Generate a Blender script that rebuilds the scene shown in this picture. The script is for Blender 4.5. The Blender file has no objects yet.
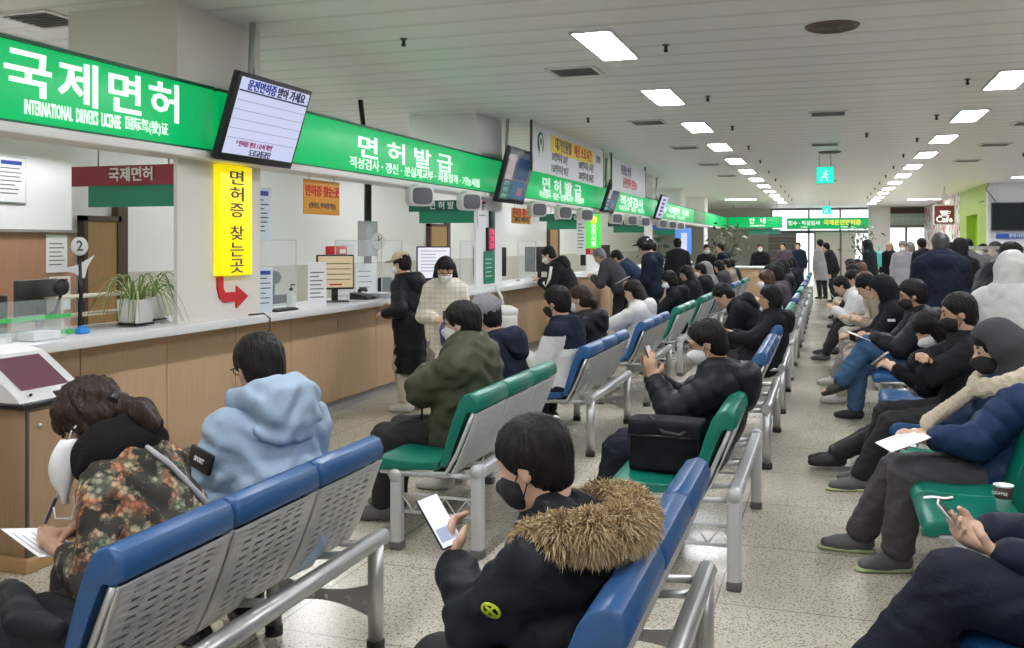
import bpy, bmesh, math, random
import numpy as np
from math import sin, cos, pi, radians as R, sqrt
from mathutils import Vector, Matrix, Euler
SC = bpy.context.scene
COL = SC.collection
rnd = random.Random(7)

# ------------------------------------------------------------------ materials
MATS = {}
def mat(name, col=(.5,.5,.5), rough=.5, metal=0., emit=None, es=1., bump=0., bscale=40., bdetail=3., alpha=None, trans=0., spec=None, stretch=None, coat=0.):
    if name in MATS: return MATS[name]
    m = bpy.data.materials.new(name); m.use_nodes = True
    nt = m.node_tree; b = nt.nodes['Principled BSDF']
    b.inputs['Base Color'].default_value = (*col, 1); b.inputs['Roughness'].default_value = rough
    b.inputs['Metallic'].default_value = metal
    if spec is not None: b.inputs['Specular IOR Level'].default_value = spec
    if emit: b.inputs['Emission Color'].default_value = (*emit, 1); b.inputs['Emission Strength'].default_value = es
    if alpha is not None: b.inputs['Alpha'].default_value = alpha
    if trans: b.inputs['Transmission Weight'].default_value = trans
    if coat: b.inputs['Coat Weight'].default_value = coat
    if bump:
        tc = nt.nodes.new('ShaderNodeTexCoord'); n = nt.nodes.new('ShaderNodeTexNoise'); bp = nt.nodes.new('ShaderNodeBump')
        n.inputs['Scale'].default_value = bscale; n.inputs['Detail'].default_value = bdetail
        bp.inputs['Strength'].default_value = bump; bp.inputs['Distance'].default_value = .02
        if stretch:
            mp = nt.nodes.new('ShaderNodeMapping'); mp.inputs['Scale'].default_value = stretch
            nt.links.new(tc.outputs['Object'], mp.inputs['Vector']); nt.links.new(mp.outputs['Vector'], n.inputs['Vector'])
        else: nt.links.new(tc.outputs['Object'], n.inputs['Vector'])
        nt.links.new(n.outputs['Fac'], bp.inputs['Height']); nt.links.new(bp.outputs['Normal'], b.inputs['Normal'])
    MATS[name] = m; return m
def nodes(m): return m.node_tree.nodes, m.node_tree.links, m.node_tree.nodes['Principled BSDF']
def ramp(N, stops, interp='LINEAR'):
    r = N.new('ShaderNodeValToRGB'); r.color_ramp.interpolation = interp; e = r.color_ramp.elements
    while len(e) < len(stops): e.new(.5)
    for k, (p, c) in enumerate(stops): e[k].position = p; e[k].color = (*c, 1)
    return r
def cloth(name, col, rough=.75, bump=.5, bscale=14., spec=.16):
    m = mat(name, col, rough, bump=bump, bscale=bscale, bdetail=5, spec=spec)
    for n in m.node_tree.nodes:
        if n.type == 'TEX_NOISE': n.inputs['Distortion'].default_value = 1.2
    return m

# ------------------------------------------------------------------ mesh collecting
class MB:
    def __init__(s): s.v = []; s.f = []; s.mi = []; s.sm = []
    def add(s, vs, fs, mi=0, smooth=False):
        o = len(s.v); s.v += [tuple(x) for x in vs]
        for f in fs: s.f.append(tuple(o+i for i in f)); s.mi.append(mi); s.sm.append(smooth)
        return s
    def box(s, c, d, rot=None, mi=0, bev=0.):
        x, y, z = (k/2 for k in d)
        if bev > 0:
            bm = bmesh.new(); bmesh.ops.create_cube(bm, size=1); bmesh.ops.scale(bm, vec=d, verts=bm.verts)
            bmesh.ops.bevel(bm, geom=bm.edges[:], offset=min(bev, min(d)*.49), segments=2, affect='EDGES', profile=.5)
            bm.verts.index_update(); vs = [v.co.copy() for v in bm.verts]; fs = [[v.index for v in f.verts] for f in bm.faces]; bm.free()
        else:
            vs = [Vector(p) for p in ((-x,-y,-z),(x,-y,-z),(x,y,-z),(-x,y,-z),(-x,-y,z),(x,-y,z),(x,y,z),(-x,y,z))]
            fs = [(0,3,2,1),(4,5,6,7),(0,1,5,4),(1,2,6,5),(2,3,7,6),(3,0,4,7)]
        if rot is not None:
            q = rot if isinstance(rot, Matrix) else Euler(rot).to_matrix(); vs = [q @ v for v in vs]
        c = Vector(c); return s.add([v+c for v in vs], fs, mi, bev > 0)
    def b2(s, x0, x1, y0, y1, z0, z1, mi=0, bev=0.):
        return s.box(((x0+x1)/2,(y0+y1)/2,(z0+z1)/2), (abs(x1-x0),abs(y1-y0),abs(z1-z0)), None, mi, bev)
    def tube(s, pts, r, n=10, mi=0, caps=True, smooth=True):
        pts = [Vector(p) for p in pts]; rs = r if isinstance(r, (list, tuple)) else [r]*len(pts)
        vs = []; up = None
        for i, p in enumerate(pts):
            t = (pts[min(i+1, len(pts)-1)]-pts[max(i-1, 0)]).normalized()
            if up is None: up = t.orthogonal().normalized()
            a = (up - t*up.dot(t)).normalized(); up = a; b = t.cross(a)
            vs += [p + (a*cos(2*pi*k/n)+b*sin(2*pi*k/n))*rs[i] for k in range(n)]
        fs = [(i*n+k, i*n+(k+1) % n, (i+1)*n+(k+1) % n, (i+1)*n+k) for i in range(len(pts)-1) for k in range(n)]
        s.add(vs, fs, mi, smooth)
        if caps:
            m = len(vs); s.add(vs[:n], [tuple(range(n))[::-1]], mi); s.add(vs[m-n:], [tuple(range(n))], mi)
        return s
    def lathe(s, prof, c=(0,0,0), n=20, mi=0, axis='Z'):
        vs = []
        for (r, z) in prof:
            for k in range(n):
                a = 2*pi*k/n; p = (r*cos(a), r*sin(a), z)
                if axis == 'Y': p = (p[0], p[2], p[1])
                if axis == 'X': p = (p[2], p[0], p[1])
                vs.append(Vector(p)+Vector(c))
        fs = [(i*n+k, i*n+(k+1) % n, (i+1)*n+(k+1) % n, (i+1)*n+k) for i in range(len(prof)-1) for k in range(n)]
        return s.add(vs, fs, mi, True)
    def prism(s, poly, y0, y1, plane='XZ', mi=0):
        def P(a, b, h): return {'XZ': (a, h, b), 'YZ': (h, a, b), 'XY': (a, b, h)}[plane]
        n = len(poly); vs = [P(a, b, y0) for a, b in poly]+[P(a, b, y1) for a, b in poly]
        fs = [tuple(range(n)), tuple(range(n, 2*n))[::-1]]+[(k, k+n, (k+1) % n+n, (k+1) % n) for k in range(n)]
        return s.add(vs, fs, mi)
    def build(s, name, mats, parent=None, loc=None, rot=None, fixn=True, **props):
        me = bpy.data.meshes.new(name); me.from_pydata(s.v, [], s.f)
        for m in (mats if isinstance(mats, (list, tuple)) else [mats]): me.materials.append(m)
        me.polygons.foreach_set('material_index', s.mi); me.polygons.foreach_set('use_smooth', s.sm)
        if fixn:
            bm = bmesh.new(); bm.from_mesh(me); bmesh.ops.remove_doubles(bm, verts=bm.verts[:], dist=1e-5)
            bmesh.ops.recalc_face_normals(bm, faces=bm.faces[:]); bm.to_mesh(me); bm.free()
        me.update(); return link(name, me, parent, loc, rot, **props)
def link(name, data, parent=None, loc=None, rot=None, **props):
    o = bpy.data.objects.new(name, data); COL.objects.link(o)
    if parent: o.parent = parent
    if loc: o.location = loc
    if rot: o.rotation_euler = rot
    for k, v in props.items(): o[k] = v
    return o
def thing(name, label, cat, loc=(0,0,0), rz=0, group=None):
    o = link(name, None, None, loc, (0,0,rz), label=label, category=cat)
    o.empty_display_size = .1
    if group: o['group'] = group
    return o
def tag(o, label, cat, group=None, kind=None):
    o['label'] = label; o['category'] = cat
    if group: o['group'] = group
    if kind: o['kind'] = kind
    return o
def struct(o): o['kind'] = 'structure'; return o
def copy_tree(o, parent=None):
    c = o.copy(); COL.objects.link(c); c.parent = parent
    for ch in list(o.children): copy_tree(ch, c)
    return c
def text(name, body, size, m, parent, loc, rot, align='CENTER', bold=.0, ext=.002, sx=1., sp=1., fit=None):
    c = bpy.data.curves.new('t', 'FONT'); c.body = body; c.size = size; c.align_x = align; c.align_y = 'CENTER'
    c.offset = bold*size; c.extrude = ext; c.resolution_u = 2; c.space_character = sp
    o = bpy.data.objects.new('t', c); COL.objects.link(o)
    bpy.context.view_layer.update()
    me = bpy.data.meshes.new_from_object(o.evaluated_get(bpy.context.evaluated_depsgraph_get()))
    bpy.data.objects.remove(o); bpy.data.curves.remove(c)
    if fit:
        xs = [v.co.x for v in me.vertices]; ys = [v.co.y for v in me.vertices]; w_, h_ = max(xs)-min(xs), max(ys)-min(ys); cx, cy = (max(xs)+min(xs))/2, (max(ys)+min(ys))/2
        for v in me.vertices: v.co.x = (v.co.x-cx)*fit[0]/w_; v.co.y = (v.co.y-cy)*fit[1]/h_
    for v in me.vertices: v.co.x *= sx
    me.materials.clear(); me.materials.append(m); me.name = name
    return link(name, me, parent, loc, rot)
RX = (R(90), 0, R(90))   # lettering that faces +X
RY = (R(90), 0, 0)       # lettering that faces -Y

# ------------------------------------------------------------------ signed distance bodies
def V3(*a): return np.array(a, float)
def unit(v): return v/(np.linalg.norm(v)+1e-9)
class SDF:
    def __init__(s): s.p = []
    def cap(s, a, b, ra, rb=None, k=.03, q=1., n=None, rib=None, sub=False):
        a = np.array(a, float); b = np.array(b, float); rb = ra if rb is None else rb
        pad = max(ra, rb)+k+.07; lo = np.minimum(a, b)-pad; hi = np.maximum(a, b)+pad
        s.p.append(('c', a, b, ra, rb, k, q, None if n is None else unit(np.array(n, float)), rib, lo, hi, sub)); return s
    def ell(s, c, r, M=None, k=.03, sub=False):
        c = np.array(c, float); r = np.array(r, float); pad = r.max()+k+.07
        s.p.append(('e', c, r, M, None, k, None, None, None, c-pad, c+pad, sub)); return s
    def chain(s, pts, rs, **kw):
        for i in range(len(pts)-1): s.cap(pts[i], pts[i+1], rs[i], rs[i+1], **kw)
        return s
    def half(s, c, n):
        s.p.append(('h', np.array(c, float), unit(np.array(n, float)), None, None, .006, None, None, None, V3(-9,-9,-9), V3(9,9,9), True)); return s
    def ev(s, P):
        d = np.full(len(P), .5)
        for (t, a, b, c, e, k, q, n, rib, lo, hi, sub) in s.p:
            w = np.flatnonzero(((P > lo) & (P < hi)).all(1))
            if not len(w): continue
            X = P[w]-a
            if t == 'h': x = -(X@b); x = -x; dd = -x
            elif t == 'c':
                ba = b-a
                if n is not None:
                    f = 1/q-1; X = X+np.outer(X@n*f, n); ba = ba+n*(ba@n)*f
                L2 = ba@ba+1e-12; h = np.clip(X@ba/L2, 0, 1); r = c+(e-c)*h
                if rib: r = r+rib[0]*(np.abs(np.sin(pi*(h*sqrt(L2)+rib[2])/rib[1]))**.42-.65)*.85
                dd = np.linalg.norm(X-np.outer(h, ba), axis=1)-r
                if n is not None: dd = dd*(q if q < 1 else 1)
            else:
                if c is not None: X = X@c
                g = np.linalg.norm(X/b, axis=1); dd = (g-1)*b.min()
            o = d[w]
            if t == 'h': d[w] = np.maximum(o, X@b); continue
            if sub:
                hh = np.clip(.5-.5*(o+dd)/k, 0, 1); d[w] = o*(1-hh)-dd*hh+k*hh*(1-hh)
            else:
                hh = np.clip(.5+.5*(o-dd)/k, 0, 1); d[w] = o*(1-hh)+dd*hh-k*hh*(1-hh)
        return d
    def mesh(s, h, disp=None):
        add = [x for x in s.p if not x[11]]
        lo = np.min([x[9] for x in add], 0)+.04; hi = np.max([x[10] for x in add], 0)-.04
        F = 3; H = h*F; nc = np.ceil((hi-lo)/H).astype(int)+1
        g = np.stack(np.meshgrid(*[np.arange(k) for k in nc], indexing='ij'), -1).reshape(-1, 3)
        f = (lambda P: s.ev(P)+disp(P)) if disp else s.ev
        dc = f(lo+g*H).reshape(nc)
        nf = (nc-1)*F+1
        ix = [np.minimum((np.arange(k)+1)//F, c-1) for k, c in zip(nf, nc)]
        Vv = dc[np.ix_(*ix)].astype(np.float32)
        act = np.argwhere(np.abs(Vv) < H*1.7)
        Vv[tuple(act.T)] = f(lo+act*h)
        return nets(Vv, lo, h)
def nets(V, org, h):
    V = np.pad(V, 1, constant_values=.5); org = org-h
    S = V < 0; n0, n1, n2 = V.shape
    cs = [(i, j, k) for i in (0,1) for j in (0,1) for k in (0,1)]
    cnt = sum(S[i:n0-1+i, j:n1-1+j, k:n2-1+k].astype(np.int8) for i, j, k in cs)
    mix = (cnt > 0) & (cnt < 8); ijk = np.argwhere(mix); idx = np.full(mix.shape, -1, np.int64); idx[mix] = np.arange(len(ijk))
    acc = np.zeros((len(ijk), 3)); num = np.zeros(len(ijk))
    for a in cs:
        for ax in range(3):
            if a[ax]: continue
            b = list(a); b[ax] = 1
            va = V[tuple((ijk+a).T)]; vb = V[tuple((ijk+b).T)]; cr = (va < 0) != (vb < 0)
            t = np.where(cr, va/(va-vb+1e-12), 0); p = np.array(a, float)+np.outer(t, np.array(b)-np.array(a))
            acc += p*cr[:, None]; num += cr
    vs = org+h*(ijk+acc/np.maximum(num, 1)[:, None])
    fs = []
    for ax in range(3):
        u, w = (ax+1) % 3, (ax+2) % 3
        A = [slice(None)]*3; B = [slice(None)]*3; A[ax] = slice(0, -1); B[ax] = slice(1, None)
        e = np.argwhere(S[tuple(A)] != S[tuple(B)])
        e = e[(e[:, u] > 0) & (e[:, w] > 0) & (e[:, u] < V.shape[u]-1) & (e[:, w] < V.shape[w]-1)]
        du = np.zeros(3, int); du[u] = 1; dw = np.zeros(3, int); dw[w] = 1
        q = np.stack([idx[tuple((e-du-dw).T)], idx[tuple((e-dw).T)], idx[tuple(e.T)], idx[tuple((e-du).T)]], 1)
        inside = S[tuple(e.T)]; q[~inside] = q[~inside][:, ::-1]; fs.append(q)
    return vs, np.concatenate(fs)
def npmesh(name, vs, fs, mats, parent=None, paint=None, loc=None, rot=None, **props):
    me = bpy.data.meshes.new(name); me.vertices.add(len(vs)); me.vertices.foreach_set('co', vs.ravel())
    me.loops.add(len(fs)*4); me.loops.foreach_set('vertex_index', fs.ravel().astype(np.int32))
    me.polygons.add(len(fs)); me.polygons.foreach_set('loop_start', np.arange(len(fs), dtype=np.int32)*4)
    for m in (mats if isinstance(mats, (list, tuple)) else [mats]): me.materials.append(m)
    if paint is not None: me.polygons.foreach_set('material_index', paint(vs[fs].mean(1)).astype(np.int32))
    me.polygons.foreach_set('use_smooth', np.ones(len(fs), bool))
    me.update(calc_edges=True); return link(name, me, parent, loc, rot, **props)

# ------------------------------------------------------------------ people
def rotm(pitch=0, yaw=0, roll=0):   # local x forward, y left, z up; pitch > 0 looks down, yaw > 0 turns left
    return np.array(Matrix.Rotation(yaw, 3, 'Z') @ Matrix.Rotation(pitch, 3, 'Y') @ Matrix.Rotation(roll, 3, 'X'))
def ik(a, b, l1, l2, pole):
    d = b-a; L = np.linalg.norm(d); mx = (l1+l2)*.995
    if L > mx: b = a+d/L*mx; d = b-a; L = mx
    u = d/L; x = (l1*l1-l2*l2+L*L)/(2*L); hgt = sqrt(max(l1*l1-x*x, 0)); p = pole-u*(pole@u)
    return a+u*x+unit(p)*hgt, b
def hand(S, w, d, n, side, curl=.5, k=.006, sc=1.):
    d = unit(d); n = unit(n-d*(n@d)); l = np.cross(n, d)*side   # l points to the thumb side
    S.cap(w-d*.02, w+d*.085*sc, .026, .036, k=.02, q=.5, n=n)
    for i, (o, L) in enumerate(((.031, .066), (.011, .076), (-.010, .071), (-.030, .056))):
        r0 = w+(d*.085+l*o)*sc; a1 = curl*.8; a2 = curl*1.9; L *= sc
        p1 = r0+(d*cos(a1)+n*sin(a1))*L*.55; p2 = p1+(d*cos(a2)+n*sin(a2))*L*.5
        S.chain([r0, p1, p2], [.0105, .0095, .0075], k=k)
    t0 = w+d*.02+l*.026; t1 = t0+(d*.55+l*.6+n*.45)*.045*sc; t2 = t1+(d*.8+l*.05+n*.5)*.035*sc
    S.chain([t0, t1, t2], [.015, .0125, .009], k=.01)
SKIN = [mat('skin_light', (.62,.40,.29), .5, bump=.04, bscale=90), mat('skin_tan', (.50,.30,.20), .5, bump=.04, bscale=90), mat('skin_pale', (.70,.47,.36), .5, bump=.04, bscale=90)]
HAIRB = mat('hair_black', (.010,.009,.009), .55, bump=.7, bscale=60, stretch=(1,1,.12), spec=.22)
HAIRD = mat('hair_dark_brown', (.03,.018,.013), .45, bump=.7, bscale=60, stretch=(1,1,.12), spec=.22)
HAIRG = mat('hair_grey', (.16,.16,.17), .5, bump=.7, bscale=60, stretch=(1,1,.12))
MASKW = mat('mask_white', (.82,.83,.84), .8, bump=.1, bscale=60)
MASKB = mat('mask_black', (.012,.012,.014), .8, bump=.1, bscale=60)
EYE = mat('eye_dark', (.01,.008,.007), .2)
ZIP = mat('zip_metal', (.5,.5,.5), .3, 1)

def person(label, pos, rz, o):
    """one seated or standing person: a continuous body with hair, clothes, mask and shoes as its parts"""
    g = o.get; h = g('h', .016); s = g('s', 1.); sit = g('sit', True); J = {}
    male = g('male', True); bw = g('w', 1.)
    lean = R(g('lean', -10 if sit else 3)); lean2 = R(g('lean2', g('lean', 0)+8 if sit else 6))
    dirv = lambda a: V3(sin(a), 0, cos(a))
    H = V3(0, 0, g('hip', .515 if sit else .92*s))
    mid = H+(.225 if sit else .24)*s*dirv(lean); C = mid+.22*s*dirv(lean2)          # C = shoulder centre
    tw = R(g('twist', 0)); lat = V3(-sin(tw), cos(tw), 0); tf = V3(cos(tw)*cos(lean2), sin(tw), -sin(lean2)); hf = V3(cos(lean), 0, -sin(lean))
    na = R(g('neck', math.degrees(lean2)*.7+14)); N = C+.045*s*dirv(lean2)
    hm = rotm(R(g('pitch', 8)), R(g('yaw', 0))+tw*.4, R(g('roll', 0)))
    hc = N+.105*s*dirv(na)+hm@V3(.028, 0, .062)*s
    hp = lambda x, y, z: hc+hm@(V3(x, y, z)*s)
    shw = (.168 if male else .15)*s*bw
    sh = {1: C+lat*shw-.035*dirv(lean2), -1: C-lat*shw-.035*dirv(lean2)}
    wr, el, kn, an = {}, {}, {}, {}
    defh = {1: (.30, .07, .72), -1: (.30, -.07, .72)} if sit else {1: (.06, .24, .80*s), -1: (.06, -.24, .80*s)}
    for sd, nm in ((1, 'L'), (-1, 'R')):
        t = V3(*g('h'+nm, defh[sd])); pole = V3(*g('p'+nm, (-.5, .5*sd, -.8)))
        el[sd], wr[sd] = ik(sh[sd], t, .285*s, .25*s, pole)
        hip = H+V3(0, .085*sd*s, .0); ft = V3(*g('f'+nm, (.43, .11*sd, .0) if sit else (-.02, .10*sd, 0))); ank = ft+V3(0, 0, .085)
        kn[sd], an[sd] = ik(hip, ank, .43*s, .41*s, V3(*g('k'+nm, (1, .10*sd, .7) if sit else (1, .1*sd, 0))))
        J[sd] = hip
    # ---- body
    B = SDF(); kq = dict(k=.04)
    B.cap(H+V3(0, .07, 0)*s, H-V3(0, .07, 0)*s, .105*s, k=.04)
    B.cap(H, mid, .125*s, .12*s, q=.75, n=hf, **kq); B.cap(mid, C-.07*dirv(lean2), .13*s*bw, .14*s*bw, q=.72, n=tf, **kq)
    B.cap(sh[1]-lat*.03, sh[-1]+lat*.03, .055*s, k=.05)
    B.cap(C-.03*dirv(lean2), hp(-.035, 0, -.06), .062*s, .052*s, k=.03)
    for sd in (1, -1):
        B.chain([sh[sd], el[sd], wr[sd]], [.05*s, .04*s, .027*s], k=.02)
        B.chain([J[sd], kn[sd], an[sd]], [.085*s, .055*s, .04*s], k=.02)
        fd = g('d'+('L' if sd > 0 else 'R')); fdv = unit(V3(*fd)) if fd else unit(V3(1, .15*sd, 0))
        B.cap(an[sd]-V3(0, 0, .035), an[sd]+fdv*.14-V3(0, 0, .05), .038, .03, k=.03)
    E = lambda c, r, k=.02, sub=False: B.ell(hp(*c), np.array(r)*s, hm, k, sub)
    E((-.012,0,.028), (.096,.078,.088)); E((.026,0,-.03), (.066,.064,.088), .03); E((.052,0,-.096), (.032,.034,.024), .035)
    B.cap(hp(.086,0,.004), hp(.104,0,-.034), .009*s, .0145*s, k=.014)
    for sd in (1, -1):
        E((-.008, .077*sd, -.012), (.02,.009,.032), .006)
        B.cap(hp(.080, .012*sd, .024), hp(.070, .048*sd, .024), .010*s, k=.014)
        E((.103, .032*sd, .002), (.016,.018,.011), .014, True)
    E((.086,0,-.066), (.012,.024,.008), .012)
    for sd, nm in ((1, 'L'), (-1, 'R')):
        fa = unit(wr[sd]-el[sd]); d = g('a'+nm); d = unit(V3(*d)) if d else fa
        n = g('n'+nm); n = V3(*n) if n else V3(.15, -.6*sd, -.6)
        hand(B, wr[sd], d, n, -sd if False else sd, g('c'+nm, g('curl', .6)), sc=s*(1.0 if male else .92))
    skin = SKIN[g('skin', 0)]
    vs, fs = B.mesh(h*g('bh', 1))
    root = npmesh('person', vs, fs, skin, None, None, (pos[0], pos[1], pos[2] if len(pos) > 2 else 0), (0, 0, rz), label=label, category='person')
    if g('group'): root['group'] = o['group']
    kw = dict(parent=root)
    # ---- eyes
    if g('eyes', False):
        for sd in (1, -1):
            m = MB(); cc = hp(.087, .032*sd, .001); q = Matrix(hm.tolist())
            bm = bmesh.new(); bmesh.ops.create_uvsphere(bm, u_segments=10, v_segments=8, radius=1)
            m.add([Vector(cc)+q@Vector((v.co.x*.006, v.co.y*.0145, v.co.z*.0048))*s for v in bm.verts], [[v.index for v in f.verts] for f in bm.faces], 0, True); bm.free()
            m.build('eye', EYE, root)
            m = MB(); m.tube([hp(.091, .014*sd, .024), hp(.088, .033*sd, .030), hp(.074, .052*sd, .024)], [.003*s, .0045*s, .002*s], 6); m.build('eyebrow', HAIRB, root)
    # ---- hair
    hs = g('hair', 'short')
    if hs:
        A = SDF(); hv = g('hv', 0.)
        e = lambda c, r, k=.02, sub=False: A.ell(hp(*c), np.array(r)*s, hm, k, sub)
        e((-.016,0,.036), (.108+hv,.092+hv,.096+hv)); e((-.05,0,-.02), np.array((.068+hv,.078+hv,.092))*g('nape', 1.), .02)
        hl = g('hairline', .07)
        if hs == 'short':
            A.half(hp(.085, 0, hl), hm@V3(g('hslope', 1.45), 0, -1.)); e((.115,0,-.015), (.05,.095,.075), .02, True)
            for sd in (1, -1): e((.008, .100*sd, -.04), (.036,.03,.05), .010, True)
        else:
            e((-.03,0,-.055), (.082+hv,.088+hv,.10), .03) if hs == 'bob' else None
            e((.125,0,-.095+g('bang', .04)), (.088,.066,.098), .015, True)
            if hs in ('long', 'tied', 'bun'):
                for sd in (1, -1): e((.06, .085*sd, -.06), (.05,.03,.08), .02, True)
            if hs == 'long':
                L = g('hlen', .3)
                A.chain([hp(-.06, .045, -.02), hp(-.09, .05, -.02-L*.5)+V3(0,0,-.02), hp(-.08, .05, -.02)+V3(-.03,0,-L)], [.06, .065, .035], k=.03)
                A.chain([hp(-.06, -.045, -.02), hp(-.09, -.05, -.02-L*.5)+V3(0,0,-.02), hp(-.08, -.05, -.02)+V3(-.03,0,-L)], [.06, .065, .035], k=.03)
            if hs == 'bun':
                A.chain([hp(-.09,0,.0), hp(-.14,0,-.035), hp(-.185,.0,-.075), hp(-.20,0,-.13)], [.046,.03,.040,.030], k=.02)
            if hs == 'tied': A.chain([hp(-.1,0,.0), hp(-.14,0,-.05), hp(-.13,0,-.2)], [.035,.035,.02], k=.02)
        amp = g('hamp', .004)
        def hdisp(P):
            X = (P-hc)@hm; a = np.arctan2(X[:, 1], X[:, 0]+.02); el_ = np.arctan2(X[:, 2], np.hypot(X[:, 0], X[:, 1]))
            return amp*(np.sin(a*17+2*np.sin(el_*3))*.4+np.sin(a*37+el_*4+2*np.sin(a*5))*.45+np.sin(el_*9+a*5)*.3)
        vs, fs = A.mesh(min(h, .011) if h < .015 else h*.8, hdisp); npmesh('hair', vs, fs, g('hairm', HAIRB), **kw)
    # ---- jacket
    pf = g('puff', .03); rib = g('rib'); long = g('long', 0)
    if g('jacket') is not None:
        A = SDF(); rb = lambda off=0: (rib[0], rib[1], off) if rib else None
        A.cap(H+V3(0, .07, .02)*s, H+V3(0, -.07, .02)*s, (.105+pf*.8)*s, k=.05)
        A.cap(H+dirv(lean)*.0, mid, (.125+pf)*s*bw, (.135+pf)*s*bw, q=.8, n=hf, k=.05, rib=rb())
        A.cap(mid, C-.07*dirv(lean2), (.135+pf)*s*bw, (.14+pf)*s*bw, q=.76, n=tf, k=.05, rib=rb(.24*s))
        A.cap(sh[1]-lat*.03, sh[-1]+lat*.03, (.06+pf*.6)*s, k=.06)
        for sd in (1, -1):
            cut = g('sleeve', 1.); we = wr[sd]-unit(wr[sd]-el[sd])*.035*cut
            A.chain([sh[sd], el[sd], we], [(.056+pf*.75)*s, (.05+pf*.65)*s, (.034+pf*.5)*s], k=.025, rib=rb(.03))
        if long and not sit:
            zz = V3(0, 0, -long); A.cap(H, H+zz, (.15+pf)*s, (.155+pf)*s, q=.82, n=V3(1,0,0), k=.05, rib=rb(.05))
            A.half(H+zz+V3(0,0,-.03), V3(0,0,-1))
        if long and sit:
            for sd in (1, -1): A.cap(J[sd], J[sd]+(kn[sd]-J[sd])*long, (.09+pf)*s, (.075+pf*.7)*s, k=.06, rib=rb())
        cl = g('collar', .05)
        if cl:
            for i in range(10):
                a0, a1 = 2*pi*i/10, 2*pi*(i+1)/10; nb = N-.02*dirv(lean2)
                q0 = nb+tf*.075*cos(a0)+lat*.082*sin(a0); q1 = nb+tf*.075*cos(a1)+lat*.082*sin(a1)
                up = dirv(lean2)*cl*.5; A.cap(q0+up, q1+up, .022+pf*.25, k=.025)
                A.cap(q0, q1, .03+pf*.25, k=.025)
        hd = g('hood')
        Hd = SDF()
        if hd == 'down':
            hw = g('hoodw', .9)*s; b0 = N-tf*.10+dirv(lean2)*g('hoodz', -.025)
            u_ = dirv(lean2); nc = N+u_*g('hoodz', -.025)-tf*.012
            an_ = [R(k) for k in (62, 95, 128, 160, 180, 200, 232, 265, 298)]
            Hd.chain([nc+(tf*cos(q)*.112+lat*sin(q)*.122)*hw/.9+u_*(.012-.028*max(0, cos(q))-.0*cos(q)) for q in an_], [r*hw for r in (.030,.040,.048,.056,.058,.056,.048,.040,.030)], k=.035)
            Hd.ell(nc-tf*.135*hw-u_*.075*hw, V3(.062, .135, .105)*hw, np.stack([tf, lat, u_], 1), k=.06)
        if hd == 'up':
            Hd.ell(hp(-.02,0,.02), V3(.13,.112,.13)*s, hm, .03); Hd.cap(hp(-.05,0,-.05), N, .10*s, .115*s, k=.05)
            Hd.cap(hp(.04,0,-.02), hp(.25,0,-.03), .082*s, .13*s, k=.02, sub=True)
            for i in range(12):
                a0, a1 = 2*pi*i/12, 2*pi*(i+1)/12
                Hd.cap(hp(.055-.03*abs(sin(a0/2)), .088*sin(a0), -.02-.105*cos(a0)), hp(.055-.03*abs(sin(a1/2)), .088*sin(a1), -.02-.105*cos(a1)), .018, k=.015)
        for c0, rr in g('cutj', []): A.ell(c0, rr, None, .02, True)
        wa = g('wrink', .0035)
        def jd(P): return wa*(np.sin(P[:, 0]*41+5*np.sin(P[:, 2]*17)+P[:, 1]*11)*.4+np.sin(P[:, 2]*53+4*np.sin(P[:, 1]*23)+P[:, 0]*9)*.5+np.sin(P[:, 1]*37+P[:, 2]*31+3*np.sin(P[:, 0]*29))*.3)
        vs, fs = A.mesh(h, jd)
        pt = g('paint'); jm = o['jacket']
        nmj = g('jname', 'jacket'); npmesh(nmj, vs, fs, jm, paint=pt, **kw)
        if Hd.p:
            vs, fs = Hd.mesh(h, jd); npmesh('hood', vs, fs, g('hoodm', jm[0] if isinstance(jm, list) else jm), **kw)
    # ---- trousers
    A = SDF(); tp = g('tpuff', .012)
    A.cap(H+V3(0, .07, 0)*s, H-V3(0, .07, 0)*s, .115*s+tp*.5, k=.04); A.cap(H, H+dirv(lean)*.12, .128*s+tp*.4, k=.04, q=.8, n=hf)
    for sd in (1, -1):
        e = an[sd]+(kn[sd]-an[sd])*g('tcut', .10)
        A.chain([J[sd], kn[sd], e], [(.092+tp)*s, (.066+tp)*s, (.052+tp)*s], k=.03)
    def td(P): return .005*(np.sin(P[:, 0]*47+4*np.sin(P[:, 2]*31))*.5+np.sin(P[:, 2]*43+5*np.sin(P[:, 1]*19)+P[:, 0]*21)*.5)
    vs, fs = A.mesh(h, td); npmesh('trousers', vs, fs, g('trousers', mat('trouser_black', (.012,.012,.014), .8, bump=.2, bscale=14)), **kw)
    # ---- shoes
    if g('shoes', True):
        sm = g('shoe', mat('shoe_black', (.014,.014,.015), .55)); hh = max(h*.8, .008)
        for sd, nm in ((1, 'L'), (-1, 'R')):
            fd = g('d'+nm); d = unit(V3(*fd)) if fd else unit(V3(1, .15*sd, 0)); u = unit(V3(0,0,1)-d*d[2]); l = np.cross(u, d); a = an[sd]
            A = SDF(); A.cap(a-u*.035-d*.035, a-u*.045+d*.10, .045, .036, k=.03); A.cap(a-u*.048+d*.06, a-u*.052+d*.155, .045, .034, k=.03, q=.85, n=u)
            A.cap(a-u*.02, a+u*.02, .046, .047, k=.02); A.half(a-u*.079, -u)
            vs, fs = A.mesh(hh); so = npmesh('shoe', vs, fs, sm, **kw)
            if g('sole') is not None:
                Q = SDF(); Q.cap(a-u*.075-d*.04, a-u*.075+d*.165, .047, .042, k=.01, q=.33, n=u); vs, fs = Q.mesh(.006); npmesh('sole', vs, fs, o['sole'], parent=so)
    # ---- mask
    mk = g('mask')
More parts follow.
